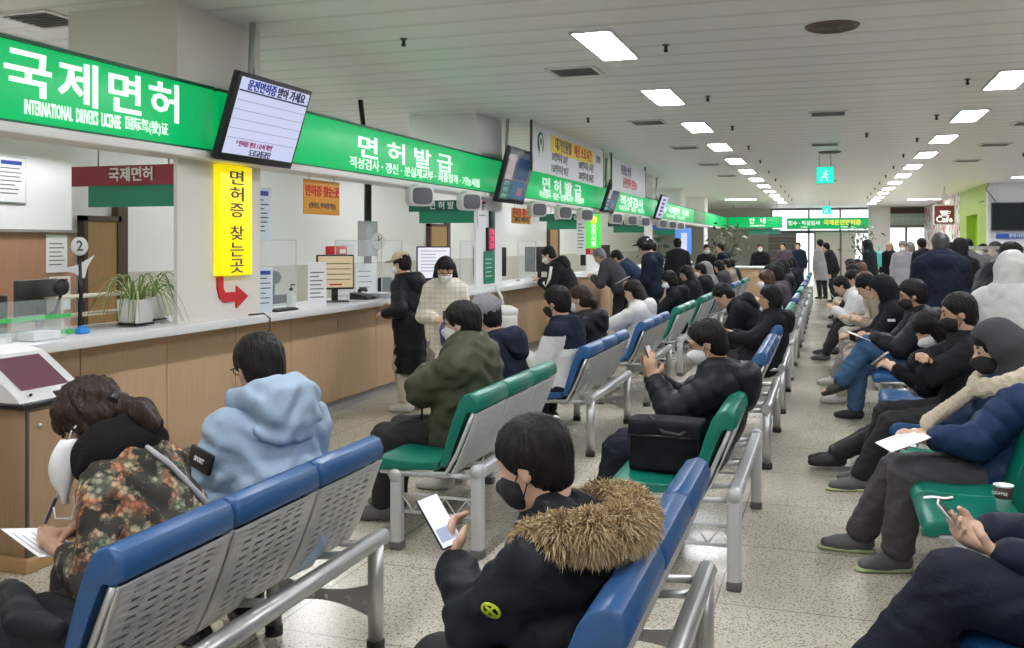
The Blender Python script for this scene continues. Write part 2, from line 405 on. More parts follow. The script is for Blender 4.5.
    if mk:
        A = SDF(); A.ell(hp(.038,0,-.055), V3(.076,.0715,.07)*s, hm, .02); A.cap(hp(.085,0,-.02), hp(.112,0,-.045), .012*s, .02*s, k=.02)
        A.half(hp(.022,0,-.05), hm@V3(-1,0,-.1)); A.half(hp(.08,0,-.012), hm@V3(.35,0,1)); A.half(hp(.06,0,-.118), hm@V3(.2,0,-1))
        vs, fs = A.mesh(min(h, .011)); mo = npmesh('face_mask', vs, fs, mk, **kw)
        if h < .013:
            for sd in (1, -1):
                m = MB(); m.tube([hp(.03, .071*sd, -.03), hp(.0, .079*sd, .005), hp(-.018, .083*sd, .018), hp(-.026, .083*sd, -.012), hp(.0,.076*sd,-.05), hp(.026, .068*sd, -.085)], .002, 5); m.build('ear_loop', mk, mo)
    if g('glasses'):
        m = MB()
        for sd in (1, -1):
            m.tube([hp(.104, (.033+.022*cos(a))*sd, .0+.017*sin(a)) for a in [2*pi*i/14 for i in range(15)]], .0022, 5)
            m.tube([hp(.104, .055*sd, .004), hp(.09, .076*sd, .006), hp(-.005, .084*sd, .004)], .0022, 5)
        m.tube([hp(.106, -.011, .004), hp(.106, .011, .004)], .002, 5); m.build('glasses', mat('glasses_black', (.01,.01,.01), .3), root)
    # ---- headgear
    hg = g('hat')
    if hg:
        kind, hmname = hg; A = SDF()
        if kind == 'beanie':
            A.ell(hp(-.015,0,.045), V3(.113,.098,.103)*s, hm, .02); A.half(hp(.08,0,.035), hm@V3(.35,0,-1))
            vs, fs = A.mesh(min(h, .012), lambda P: .004*np.sin(np.arctan2(((P-hc)@hm)[:, 1], ((P-hc)@hm)[:, 0])*34)); npmesh('beanie', vs, fs, hmname, **kw)
        if kind == 'cap':
            A.ell(hp(-.012,0,.045), V3(.108,.092,.092)*s, hm, .02); A.half(hp(.08,0,.045), hm@V3(.2,0,-1)); vs, fs = A.mesh(min(h, .01)); c = npmesh('cap', vs, fs, hmname, **kw)
            A = SDF(); A.ell(hp(.12,0,.05), V3(.07,.075,.012)*s, hm, .02); A.half(hp(.08,0,.05), hm@V3(-1,0,0)); vs, fs = A.mesh(.007); npmesh('brim', vs, fs, hmname, parent=c)
        if kind == 'helmet':
            A.ell(hp(-.01,0,.04), V3(.135,.12,.125)*s, hm, .02); A.ell(hp(.14,0,-.05), V3(.09,.12,.09), hm, .02, True); A.half(hp(0,0,-.06), hm@V3(.2,0,-1)); vs, fs = A.mesh(.012); c = npmesh('helmet', vs, fs, hmname, **kw)
            A = SDF(); A.ell(hp(.10,0,.06), V3(.09,.105,.014), hm, .02); A.half(hp(.08,0,.06), hm@V3(-1,0,0)); vs, fs = A.mesh(.007); npmesh('visor', vs, fs, hmname, parent=c)
    root_info = dict(hp=hp, hm=hm, hc=hc, N=N, C=C, tf=tf, lat=lat, up=dirv(lean2), wr=wr, el=el, kn=kn, an=an, sh=sh, H=H)
    INFO[root.name] = root_info
    return root
INFO = {}
def world(root, p):
    p = Vector([float(x) for x in p]); c, s_ = cos(root.rotation_euler.z), sin(root.rotation_euler.z)
    return Vector((p.x*c-p.y*s_, p.x*s_+p.y*c, p.z))+root.location

def snap(root, p, off=.004, part='jacket'):
    o = [c for c in root.children if c.name.split('.')[0] == part][0]
    ok, q, n, i = o.closest_point_on_mesh(Vector([float(x) for x in p])); return q+n*off, n
def stick(o, q, n, upv=(0,0,1)):   # lays an object's local +z along n with local +y towards upv
    n = n.normalized(); u = Vector(upv); u = (u-n*u.dot(n)).normalized(); x = u.cross(n); o.location = q; o.rotation_euler = Matrix((x, u, n)).transposed().to_euler()

def orient(o, loc, facing, up=(0,0,1)):   # local -y looks along facing, local z towards up
    f = -Vector(facing).normalized(); u = Vector(up); u = (u-f*u.dot(f)).normalized(); x = f.cross(u); o.location = loc; o.rotation_euler = Matrix((x, f, u)).transposed().to_euler()
# ================================================================== SETTING
CZ = 3.25
M = {}
def floor_mat():
    m = mat('floor_terrazzo', (.5,.47,.4), .22); N, L, b = nodes(m)
    g = N.new('ShaderNodeNewGeometry'); sx = N.new('ShaderNodeSeparateXYZ'); L.new(g.outputs['Position'], sx.inputs[0])
    def math_(op, a, bb=None, c=None):
        n = N.new('ShaderNodeMath'); n.operation = op
        for i, v in enumerate((a, bb, c)):
            if v is None: continue
            if isinstance(v, (int, float)): n.inputs[i].default_value = v
            else: L.new(v, n.inputs[i])
        return n.outputs[0]
    ds = []
    for ax, off in (('X', -.473), ('Y', 4.297)):
        t = math_('WRAP', math_('SUBTRACT', sx.outputs[ax], off), .43, -.43); ds.append(math_('LESS_THAN', math_('ABSOLUTE', t), .004))
    line = math_('MAXIMUM', ds[0], ds[1])
    v = N.new('ShaderNodeTexVoronoi'); v.inputs['Scale'].default_value = 62; L.new(g.outputs['Position'], v.inputs['Vector'])
    spk = ramp(N, [(0, (.12,.105,.08)), (.20, (.14,.115,.085)), (.30, (.56,.53,.455)), (1, (.60,.572,.50))]); L.new(v.outputs['Distance'], spk.inputs[0])
    n1 = N.new('ShaderNodeTexNoise'); n1.inputs['Scale'].default_value = 1.3; n1.inputs['Detail'].default_value = 5; L.new(g.outputs['Position'], n1.inputs['Vector'])
    n2 = N.new('ShaderNodeTexNoise'); n2.inputs['Scale'].default_value = 95; n2.inputs['Detail'].default_value = 2; L.new(g.outputs['Position'], n2.inputs['Vector'])
    r1 = ramp(N, [(.3, (.80,.79,.77)), (.62, (1,1,1))]); L.new(n1.outputs['Fac'], r1.inputs[0])
    r2 = ramp(N, [(.36, (.62,.58,.50)), (.5, (1,1,1)), (.68, (1.12,1.1,1.05))]); L.new(n2.outputs['Fac'], r2.inputs[0])
    def mul(a, c, fac=1., blend='MULTIPLY'):
        x = N.new('ShaderNodeMix'); x.data_type = 'RGBA'; x.blend_type = blend; x.inputs[0].default_value = fac
        L.new(a, x.inputs[6]); 
        if isinstance(c, tuple): x.inputs[7].default_value = (*c, 1)
        else: L.new(c, x.inputs[7])
        return x
    x = mul(mul(spk.outputs[0], r1.outputs[0]).outputs[2], r2.outputs[0], .8)
    y = mul(x.outputs[2], (.13,.12,.105), 1, 'MIX'); L.new(math_('MULTIPLY', line, .75), y.inputs[0]); L.new(y.outputs[2], b.inputs['Base Color'])
    return m
def ceil_mat():
    m = mat('ceiling_strips', (.60,.60,.58), .38); N, L, b = nodes(m)
    g = N.new('ShaderNodeNewGeometry'); sx = N.new('ShaderNodeSeparateXYZ'); L.new(g.outputs['Position'], sx.inputs[0])
    w = N.new('ShaderNodeMath'); w.operation = 'PINGPONG'; w.inputs[1].default_value = .22; L.new(sx.outputs['Y'], w.inputs[0])
    r = ramp(N, [(0, (0,0,0)), (.05, (.2,.2,.2)), (.09, (1,1,1)), (1, (1,1,1))]); L.new(w.outputs[0], r.inputs[0])
    bp = N.new('ShaderNodeBump'); bp.inputs['Strength'].default_value = .4; bp.inputs['Distance'].default_value = .012; L.new(r.outputs[0], bp.inputs['Height']); L.new(bp.outputs[0], b.inputs['Normal'])
    c = ramp(N, [(0, (.70,.70,.70)), (.03, (.82,.82,.82)), (.05, (.90,.90,.91)), (1, (.90,.90,.91))]); L.new(w.outputs[0], c.inputs[0]); L.new(c.outputs[0], b.inputs['Base Color'])
    return m
def wood_mat(name, c1, c2, sc=(30, 30, 1.2)):
    m = mat(name, c1, .45); N, L, b = nodes(m)
    tc = N.new('ShaderNodeTexCoord'); mp = N.new('ShaderNodeMapping'); mp.inputs['Scale'].default_value = sc; n = N.new('ShaderNodeTexNoise'); n.inputs['Scale'].default_value = 2.2; n.inputs['Detail'].default_value = 5
    L.new(tc.outputs['Object'], mp.inputs[0]); L.new(mp.outputs[0], n.inputs['Vector']); r = ramp(N, [(.3, c1), (.7, c2)]); L.new(n.outputs['Fac'], r.inputs[0]); L.new(r.outputs[0], b.inputs['Base Color'])
    return m
white = mat('wall_white', (.86,.86,.86), .7, bump=.05, bscale=60)
cream = mat('wall_cream', (.72,.70,.65), .6, bump=.04, bscale=60)
wood = wood_mat('counter_wood', (.47,.32,.19), (.53,.365,.225))
wood_dk = wood_mat('kiosk_wood', (.30,.195,.115), (.36,.24,.14))
pinkw = wood_mat('pink_board', (.42,.22,.14), (.47,.25,.16))
topm = mat('worktop_white', (.72,.74,.76), .3)
greyk = mat('kick_grey', (.30,.29,.28), .6)
metal = mat('metal_silver', (.52,.53,.53), .35, .75)
metal_lt = mat('metal_light_grey', (.56,.58,.59), .4, .3)
mdark = mat('metal_dark', (.10,.10,.10), .5, .4)
blackp = mat('plastic_black', (.012,.012,.013), .4)
whitep = mat('plastic_white', (.75,.75,.74), .35)
rubber = mat('rubber_black', (.02,.02,.02), .7)
paper = mat('paper_white', (.84,.85,.87), .8)
ink = mat('ink_grey', (.10,.10,.11), .8)
green_lit = mat('sign_green_lit', (.0,.42,.13), .35, emit=(.0,.62,.16), es=.42)
green_dk = mat('sign_green', (.0,.23,.12), .4)
green_dd = mat('sign_green_dark', (.0,.12,.075), .4)
sign_w = mat('sign_white', (.85,.88,.86), .4, emit=(.9,1,.95), es=.55)
letw = mat('letter_white', (.82,.84,.82), .5)
red_s = mat('sign_red', (.27,.012,.025), .45)
red_b = mat('red_bright', (.58,.015,.02), .5)
led = mat('lamp_diffuser', (.9,.9,.9), .5, emit=(.985,.99,1.02), es=41.)
acryl = mat('acrylic_clear', (.85,.93,.93), .04, alpha=.13)
glassy = mat('glass_pane', (.86,.93,.93), .03, alpha=.10)
green_ac = mat('acrylic_green_edge', (.08,.55,.14), .3)

def plane(name, x0, x1, y0, y1, z0, z1, m): return struct(MB().b2(x0, x1, y0, y1, z0, z1).build(name, m))
plane('floor', -8.2, 7.7, -6, 50, -.1, 0, floor_mat())
plane('ceiling', -8.2, 7.7, -6, 50, CZ, CZ+.1, ceil_mat())
plane('wall_left', -8.2, -8, -6, 50, 0, CZ, white)
plane('wall_right', 7.5, 7.7, -6, 50, 0, CZ, white)
plane('wall_back', -8, 7.5, -6, -5.8, 0, CZ, white)
plane('wall_left_office', -7.1, -7, -1, 7.44, 1.72, CZ, white)
struct(MB().b2(-7.12, -6.98, -1, 7.46, 0, 1.72).b2(-6.98, -6.965, 4.9, 4.915, 0, 1.7, 1).b2(-6.98, -6.965, 6.0, 6.015, 0, 1.7, 1).b2(-6.98, -6.965, 3.8, 3.815, 0, 1.7, 1).b2(-6.985, -6.95, -1, 7.46, 1.70, 1.725, 2).build('wall_left_panelling', [pinkw, mdark, greyk]))
plane('trim_1', -7.0, -6.8, -1, 7.44, 2.60, 2.66, whitep)
plane('wall_cafe', 4.15, 7.5, 28.8, 29.0, 0, CZ, mat('wall_bluish_white', (.72,.76,.82), .6))
lime = mat('wall_lime', (.36,.52,.06), .5); lime_in = mat('lime_niche', (.42,.66,.05), .4)
def flower_wall():
    m = mat('wall_floral', (.7,.7,.66), .6); N, L, b = nodes(m)
    g = N.new('ShaderNodeNewGeometry'); v = N.new('ShaderNodeTexVoronoi'); v.inputs['Scale'].default_value = 3.2; L.new(g.outputs['Position'], v.inputs[0])
    r = ramp(N, [(0, (.03,.04,.03)), (.30, (.10,.12,.09)), (.36, (.72,.72,.68)), (1, (.72,.72,.68))]); L.new(v.outputs['Distance'], r.inputs[0])
    r2 = ramp(N, [(0, (1,1,1)), (.6, (1,1,1)), (.62, (.9,.35,.45)), (1, (.9,.5,.4))], 'CONSTANT'); L.new(v.outputs['Color'], r2.inputs[0])
    x = N.new('ShaderNodeMix'); x.data_type = 'RGBA'; x.blend_type = 'MULTIPLY'; x.inputs[0].default_value = 1; L.new(r.outputs[0], x.inputs[6]); L.new(r2.outputs[0], x.inputs[7]); L.new(x.outputs[2], b.inputs['Base Color']); return m
struct(MB().b2(4.15, 4.45, 28.8, 30.6, 0, CZ).b2(4.15, 4.45, 30.6, 33.0, 2.45, CZ).b2(4.15, 4.45, 33.0, 34.6, 0, CZ).b2(4.40, 4.5, 30.6, 33.0, 0, 2.45, 1).b2(4.14, 4.16, 29.4, 30.3, 2.75, 2.80, 2).build('wall_lime', [lime, lime_in, mat('lime_letters', (.16,.24,.05), .6)]))
plane('wall_floral', 4.15, 4.45, 34.6, 47, 0, CZ, flower_wall())
for k, yy in enumerate((30.9, 31.6)): pass
# columns between the counter bays: a slab above the counter, a deep bulkhead over the sign
for k, y in enumerate((5.44, 11.25, 17.1, 22.95, 28.8, 34.6)):
    w = 1.0
    struct(MB().b2(-4.25, -4.22, y, y+w, 1.041 if k < 5 else 0, 2.70).b2(-5.15, -4.22, y, y+w, 2.48, CZ).build('column_%d' % (k+1), cream if k == 0 else white))
plane('wall_front_office', -8, -4.4, -6, -5.7, 0, CZ, white)
# back office doors seen through the openings
door_w = wood_mat('door_wood', (.38,.22,.09), (.44,.27,.11)); frame_d = mat('door_frame_brown', (.09,.055,.04), .5)
for k, (y, hgt, dw) in enumerate(((8.64, 1.85, .48), (18.4, 1.95, .9), (27.4, 2.0, .9))):
    d = struct(MB().b2(-8.0, -7.9, y-.06, y, 0, hgt+.06).b2(-8, -7.9, y+dw, y+dw+.16, 0, hgt+.26).b2(-8, -7.9, y-.06, y+dw+.06, hgt, hgt+.06).build('door_%d' % (k+1), frame_d))
    l = MB().b2(-7.97, -7.92, y, y+dw, 0, hgt).build('door_leaf', door_w, d); l['kind'] = 'structure'
    MB().lathe([(.0,0),(.03,0),(.03,.05),(0,.05)], (-7.92, y+.1, 1.0), 10, axis='X').build('door_handle', metal, l)
struct(MB().b2(-8, -7.985, 7.5, 48, 0, 1.25).build('wall_left_dado', mat('wall_beige_low', (.62,.60,.54), .6)))

# ------------------------------------------------------------------ far end: windows, doors, pillar
YF = 47.
mull = mat('window_frame_grey', (.22,.22,.22), .5)
plane('wall_far', -8, -2.6, YF, YF+.2, 0, CZ, mat('wall_grey_far', (.55,.55,.53), .6))
plane('column_white', 1.75, 2.65, YF-1.2, YF-.3, 0, CZ, white)
plane('wall_far_corner', 4.3, 7.5, YF, YF+.2, 0, CZ, white)
f = MB().b2(-2.6, 4.3, YF, YF+.1, 3.15, CZ).b2(-2.6, 1.9, YF, YF+.1, 2.05, 2.2)
for x in (-2.6, -.9, .5, 1.85, 2.5, 4.25): f.b2(x, x+.08, YF, YF+.12, 0, 3.2)
w1 = struct(f.build('window_1', mull)); p = MB().b2(-2.55, 1.85, YF+.05, YF+.06, .0, 3.15).build('pane', glassy, w1)
d1 = struct(MB().b2(2.55, 4.3, YF-.02, YF+.1, 2.95, 3.2, 1).b2(2.55, 4.3, YF-.02, YF+.1, 2.4, 2.95, 2).b2(2.55, 4.3, YF-.03, YF+.12, 2.3, 2.42).b2(3.35, 3.45, YF-.02, YF+.1, 0, 2.35).build('door_4', [mull, frame_d, mat('mint_band', (.42,.60,.50), .5)]))
MB().b2(2.6, 4.25, YF+.04, YF+.05, 0, 2.35).build('pane', glassy, d1)
text('lettering', '운전면허시험장', .22, letw, d1, (3.42, YF-.04, 2.66), RY)
# inner bright partition right of the information desk, shelf wall left of it
struct(MB().b2(-.55, 1.2, YF-.5, YF-.42, 0, 2.1).b2(.52, .6, YF-.55, YF-.4, 0, 2.1, 1).b2(-.62, -.55, YF-.55, YF-.4, 0, 2.1, 1).build('trim_2', [mat('panel_pale', (.80,.74,.70), .5), mull]))
sh = thing('open_shelf', 'grey open shelving with dark boards behind the far information desk', 'shelf', (-2.0, 45.6, 0))
MB().b2(-.62,-.58,-.2,.2,0,2.05).b2(.58,.62,-.2,.2,0,2.05).b2(-.6,.6,.18,.2,0,2.05).build('frame', mat('shelf_grey', (.30,.28,.27), .6), sh)
for k in range(6): MB().b2(-.58,.58,-.2,.18,.2+.34*k,.23+.34*k).build('board', mat('shelf_board', (.5,.47,.45), .6), sh)

# ------------------------------------------------------------------ ceiling things
ORD = ['nearest', 'second', 'third', 'fourth', 'fifth', 'sixth', 'seventh', 'eighth', 'ninth', 'tenth', 'eleventh', 'twelfth', 'thirteenth', 'fourteenth', 'fifteenth']
lf = MB().b2(-.17,.17,-.58,-.555,-.02,.0).b2(-.17,.17,.555,.58,-.02,0).b2(-.17,-.145,-.58,.58,-.02,0).b2(.145,.17,-.58,.58,-.02,0)
lp = None
def clight(x, y, label, group):
    global lp
    if lp is None:
        lp = thing('ceiling_light', label, 'ceiling light', (x, y, CZ), 0, group); lf.build('frame', whitep, lp)
        MB().b2(-.146,.146,-.556,.556,-.022,-.004).build('diffuser', led, lp); return lp
    o = copy_tree(lp); o.location = (x, y, CZ); o['label'] = label; o['group'] = group; return o
for k in range(-4, 12):
    yl = 7.75+2.92*k
    clight(-1.75, yl, ('%s rectangular ceiling light of the left row over the waiting benches' % ORD[k] if k >= 0 else 'rectangular ceiling light of the left row behind the viewpoint'), 'ceiling lights over the left benches')
    yr = 10.62+2.85*k
    clight(1.72, yr, ('%s rectangular ceiling light of the right row over the aisle' % ORD[k] if k >= 0 else 'rectangular ceiling light of the right row behind the viewpoint'), 'ceiling lights over the right aisle')
clight(4.9, 26.3, 'ceiling light set crosswise in front of the white television wall', 'ceiling lights over the cafe corner').rotation_euler.z = pi/2
clight(3.4, 38.5, 'ceiling light in front of the flower patterned wall', 'ceiling lights over the cafe corner').rotation_euler.z = pi/2
clight(-3.1, 36.5, 'ceiling light near the far left corner before the information signs', 'ceiling lights over the left benches').rotation_euler.z = pi/2
for k in range(8): clight(-6.3, 2+4.4*k, 'office ceiling light added to brighten the room behind the counter, number %s' % ORD[k], 'added ceiling lights of the back office')  # lamps added to brighten the otherwise dark office behind the counter
sp = None
def sprink(x, y, label):
    global sp
    if sp is None:
        sp = thing('sprinkler', label, 'sprinkler', (x, y, CZ), 0, 'sprinklers between the ceiling strips'); sp.scale = (.62,.62,.62)
        MB().lathe([(0,0),(.045,0),(.05,-.012),(.02,-.02),(0,-.02)], n=14).build('collar', mdark, sp)
        MB().lathe([(0,-.015),(.022,-.02),(.022,-.06),(.03,-.075),(.028,-.10),(0,-.10)], n=12).build('head', blackp, sp); return
    o = copy_tree(sp); o.location = (x, y, CZ); o['label'] = label
for k in range(11): sprink(-1.28, 7.9+2.9*k, 'small black sprinkler beside the %s light of the left row' % ORD[k])
for k in range(10): sprink(1.33, 10.5+2.85*k, 'small black sprinkler beside the %s light of the right row' % ORD[k])
for x, y, t in ((-3.25, 7.0, 'small black sprinkler above the tilted green text screen'), (-3.0, 12.2, 'small black sprinkler above the second hanging screen'), (.55, 15.2, 'small black sprinkler in front of the hanging exit sign'), (3.4, 19.5, 'small black sprinkler on the right before the lime wall')): sprink(x, y, t)
vt = None
def vent(x, y, label):
    global vt
    if vt is None:
        vt = thing('ceiling_vent', label, 'vent', (x, y, CZ), 0, 'square ceiling vents'); 
        MB().b2(-.24,.24,-.24,-.2,-.015,0).b2(-.24,.24,.2,.24,-.015,0).b2(-.24,-.2,-.24,.24,-.015,0).b2(.2,.24,-.24,.24,-.015,0).build('frame', whitep, vt)
        m = MB().b2(-.2,.2,-.2,.2,-.004,-.001)
        for i in range(7): m.box((0, -.17+.057*i, -.008), (.4, .03, .004), (.6, 0, 0))
        m.build('grille', mat('grille_grey', (.30,.30,.30), .6), vt); return
    o = copy_tree(vt); o.location = (x, y, CZ); o['label'] = label
for k, (x, y) in enumerate(((-2.3, 8.84), (-2.33, 12.88), (-2.35, 16.5), (-2.35, 20.1), (-2.35, 23.7))): vent(x, y, 'grey square vent left of the left light row, %s from the camera' % ('the '+ORD[k] if k else 'nearest'))
for k, (x, y) in enumerate(((.0, 12.71), (-.05, 16.67), (-.05, 24.5))): vent(x, y, 'grey square vent on the middle line of the ceiling, %s one' % ORD[k])
for k, (x, y) in enumerate(((2.65, 14.6), (2.65, 17.6), (2.65, 20.9))): vent(x, y, 'grey square vent right of the right light row, %s one' % ORD[k])
vent(-5.47, 5.55, 'grey square vent over the back office above the first green sign')
for y, l in ((7.62, 'large round brown ceiling diffuser nearest the camera'), (18.1, 'round brown ceiling diffuser over the exit sign'), (26.5, 'round brown ceiling diffuser far down the middle line')):
    t = thing('round_diffuser', l, 'vent', (.03, y, CZ)); t.scale = (.7,.7,.8)
    MB().lathe([(0,-.005),(.24,-.005),(.27,-.02),(.29,0)], n=28).build('rim', mat('diffuser_brown', (.14,.11,.09), .5), t)
    MB().lathe([(.05,-.012),(.09,-.03),(.10,-.012),(.14,-.012),(.17,-.03),(.18,-.012),(.21,-.012),(.24,-.03),(.25,-.012)], n=28).build('ring', mat('diffuser_brown', (.2,.17,.15), .5), t)
for (y, z, l) in ((18.6, 2.86, 'green lit exit sign hanging in the middle of the hall'), (38.5, 2.86, 'small green lit exit sign far away before the windows')):
    t = thing('exit_sign', l, 'exit sign', (-.05, y, z))
    MB().b2(-.16,.16,-.03,.03,-.16,.16,0,.008).build('case', mat('exit_case', (.25,.6,.55), .4), t)
    MB().b2(-.15,.15,-.036,-.03,-.15,.15).build('lit_panel', mat('exit_green', (.02,.5,.38), .4, emit=(.02,.85,.62), es=.9), t)
    m = MB(); m.lathe([(0,-.022),(.02,-.012),(.02,.012),(0,.022)], (.02,-.04,.075), 10); m.tube([(.01,-.038,.05),(-.02,-.038,-.02)], .022, 6); m.tube([(-.02,-.038,-.02),(-.06,-.038,-.05),(-.07,-.038,-.11)], .012, 6); m.tube([(-.02,-.038,-.02),(.03,-.038,-.05),(.04,-.038,-.11)], .012, 6); m.tube([(.0,-.038,.03),(.05,-.038,.0)], .01, 6); m.tube([(.0,-.038,.03),(-.05,-.038,.02)], .01, 6)
    m.build('running_figure', sign_w, t)
    MB().tube([(-.1,0,.16),(-.1,0,CZ-z)], .008, 6).tube([(.1,0,.16),(.1,0,CZ-z)], .008, 6).build('hanger', metal, t)

# ------------------------------------------------------------------ the long green sign over the counter
def fascia(y0, y1, label, big=None, small=None, bsz=.24, ssz=.10, ctr=None, mm=None, z0=2.26, z1=2.69, bsp=1., sc2=None):
    t = thing('fascia_sign', label, 'sign', (-4.15, (y0+y1)/2, 0), 0)
    L = (y1-y0)/2-.006
    MB().b2(-.11, 0, -L, L, z0, z1, 0, .008).build('lit_box', mm or green_lit, t)
    MB().b2(-.12, .006, -L, L, z1, z1+.02).b2(-.12, .006, -L, L, z0-.015, z0).build('edge_trim', mat('sign_edge', (.01,.10,.05), .4), t)
    c = (ctr if ctr is not None else (y0+y1)/2)-(y0+y1)/2
    if big: text('lettering', big, .3, sign_w, t, (.004, c, z0+(z1-z0)*.58), RX, bold=.015, fit=bsz)
    if small: text('lettering', small, .1, sign_w, t, (.004, c if sc2 is None else sc2-(y0+y1)/2, z0+(z1-z0)*.2), RX, bold=.008, fit=ssz)
    return t
def bar(y0, y1, label):
    t = tag(MB().b2(-4.36, -4.10, y0, y1, 2.185, 2.243, 0, .01).build('sign_ledge', mat('ledge_white', (.82,.82,.80), .4)), label, 'ledge'); return t
fascia(2.2, 5.76, 'lit green counter sign reading international driver licence, nearest the camera', None)
t = bpy.data.objects['fascia_sign']
text('lettering', '국제면허', .3, sign_w, t, (.004, 4.645-3.98, 2.53), RX, bold=.018, sp=1.15, fit=(1.43, .255))
text('lettering', "INTERNATIONAL  DRIVER'S  LICENSE", .098, sign_w, t, (.004, 4.435-3.98, 2.345), RX, bold=.012, fit=(.74, .085))
text('lettering', '国际驾(驶)证', .10, sign_w, t, (.004, 5.05-3.98, 2.345), RX, bold=.0, fit=(.40, .095))
fascia(5.79, 11.95, 'lit green counter sign reading licence issue behind the first hanging screen', '면 허 발 급', '적성검사 · 갱신 · 분실재교부 · 최종합격 · 기능시험', (2.33,.21), (3.4,.105), 9.1, sc2=9.47)
fascia(11.98, 18.55, 'lit green counter sign below the white waiting times banner', '면 허 발 급', '적성검사 · 갱신 · 분실재교부 · 최종합격', (2.4,.22), (2.75,.105), 15.15, sc2=15.15)
fascia(18.6, 23.9, 'lit green counter sign below the second white banner', '적성검사', '적성검사 · 갱신 · 재교부', (2.6,.22), (2.9,.1), 21.0, sc2=21.0)
fascia(23.95, 31.3, 'lit green counter sign past the fourth hanging screen', '접수   국제면허   재교부', '학과시험 · 기능시험', (5.4,.22), (3.4,.1), 27.4, sc2=27.4)
fascia(31.35, 34.2, 'dull grey green blank panel of the counter sign', mm=mat('sign_green_pale', (.16,.38,.20), .5))
fascia(34.25, 41.9, 'plain bright green end stretch of the counter sign')
bar(2.2, 11.25, 'white ledge under the near stretch of green counter sign'); bar(11.3, 23.9, 'white ledge under the middle stretch of green counter sign'); bar(23.95, 41.9, 'white ledge under the far stretch of green counter sign')
def cross_sign(x0, x1, y, label, items):
    t = thing('fascia_sign', label, 'sign', ((x0+x1)/2, y, 0)); L = (x1-x0)/2
    MB().b2(-L, L, 0, .12, 2.26, 2.72, 0, .008).build('lit_box', green_lit, t)
    MB().b2(-L, L, -.005, .13, 2.72, 2.74).b2(-L, L, -.005, .13, 2.24, 2.26).build('edge_trim', MATS['sign_edge'], t)
    for (b, sz, m, x, z) in items: text('lettering', b, sz, m, t, (x, -.004, z), RY, bold=.03)
    MB().tube([(-L*.8,.06,2.74),(-L*.8,.06,CZ)], .012, 6).tube([(L*.8,.06,2.74),(L*.8,.06,CZ)], .012, 6).build('hanger', metal, t)
yel = mat('sign_yellow_lit', (.8,.7,.05), .4, emit=(1,.85,.1), es=.6)
cross_sign(-4.1, -1.85, 42, 'lit green information sign on the far left with two white characters', [('안   내', .26, sign_w, .1, 2.54), ('INFORMATION', .09, sign_w, .1, 2.34)])
cross_sign(-1.8, 1.72, 45.5, 'long lit green sign in front of the far windows with yellow characters', [('접수 · 적성검사', .22, sign_w, -1.0, 2.5), ('국제운전면허증', .25, yel, .65, 2.52), ('LICENSE', .08, sign_w, -1., 2.33), ('INTERNATIONAL', .08, sign_w, .9, 2.33)])
tag(MB().b2(-3.3, -1.95, 42.3, 42.36, 1.98, 2.2).build('notice_board', mat('sign_teal', (.05,.30,.22), .5)), 'small teal panel under the far green information sign', 'sign')

# banners on top of the sign
def banner(y0, y1, z0, z1, label, rows, logo=False):
    t = thing('banner', label, 'banner', (-3.76, (y0+y1)/2, 0)); c = (y0+y1)/2
    MB().b2(-.02, 0, y0-c, y1-c, z0, z1).build('sheet', mat('banner_white', (.74,.75,.79), .6), t)
    MB().tube([(-.01, y0-c, z0), (-.01, y0-c, CZ)], .02, 6).tube([(-.01, y1-c, z0), (-.01, y1-c, CZ)], .02, 6).build('pole', mdark, t)
    for (b, sz, m, y, z, bo) in rows: text('lettering', b, sz, m, t, (.003, (y0+(y-13.4)*.914 if logo else y)-c, z), RX, bold=bo, ext=.001)
    return t
navy_i = mat('ink_navy', (.03,.03,.10), .6); red_i = mat('ink_red', (.62,.02,.02), .6)
t = banner(12.15, 16.4, 2.575, 3.235, 'white waiting times banner with yellow heading strip and green emblem', [('대기인원별', .2, navy_i, 13.75, 3.03, .02), ('예상 소요시간', .2, red_i, 14.95, 3.03, .02), ('50명이내 30분', .15, ink, 13.55, 2.84, .005), ('100명이내 1시간', .15, ink, 15.15, 2.84, .005), ('150명이내 90분', .15, ink, 13.55, 2.67, .005), ('200명이내 2시간', .15, ink, 15.15, 2.67, .005), ('경찰청', .13, navy_i, 16.0, 3.03, .01)])
MB().b2(.0005, .002, 13.05-14.275, 15.65-14.275, 2.91, 3.15).build('heading_strip', mat('strip_yellow', (.85,.62,.08), .6), t)
m = MB().lathe([(0,.0),(.15,.0),(.15,.004),(0,.004)], (.001, 12.55-14.275, 2.98), 24, axis='X'); m.build('emblem', mat('emblem_green', (.03,.18,.10), .5), t)
MB().lathe([(.05,.004),(.09,.004),(.09,.007),(.05,.007)], (.001, 12.55-14.275, 3.0), 20, axis='X').b2(.003,.007,12.5-14.275,12.6-14.275,2.8,2.94).build('emblem_mark', letw, t)
banner(17.1, 20.5, 2.58, 3.16, 'second white banner with dark and red lines of text', [('민원실 안내', .2, navy_i, 18.4, 3.0, .02), ('운전면허 민원24', .21, red_i, 18.8, 2.76, .02)])

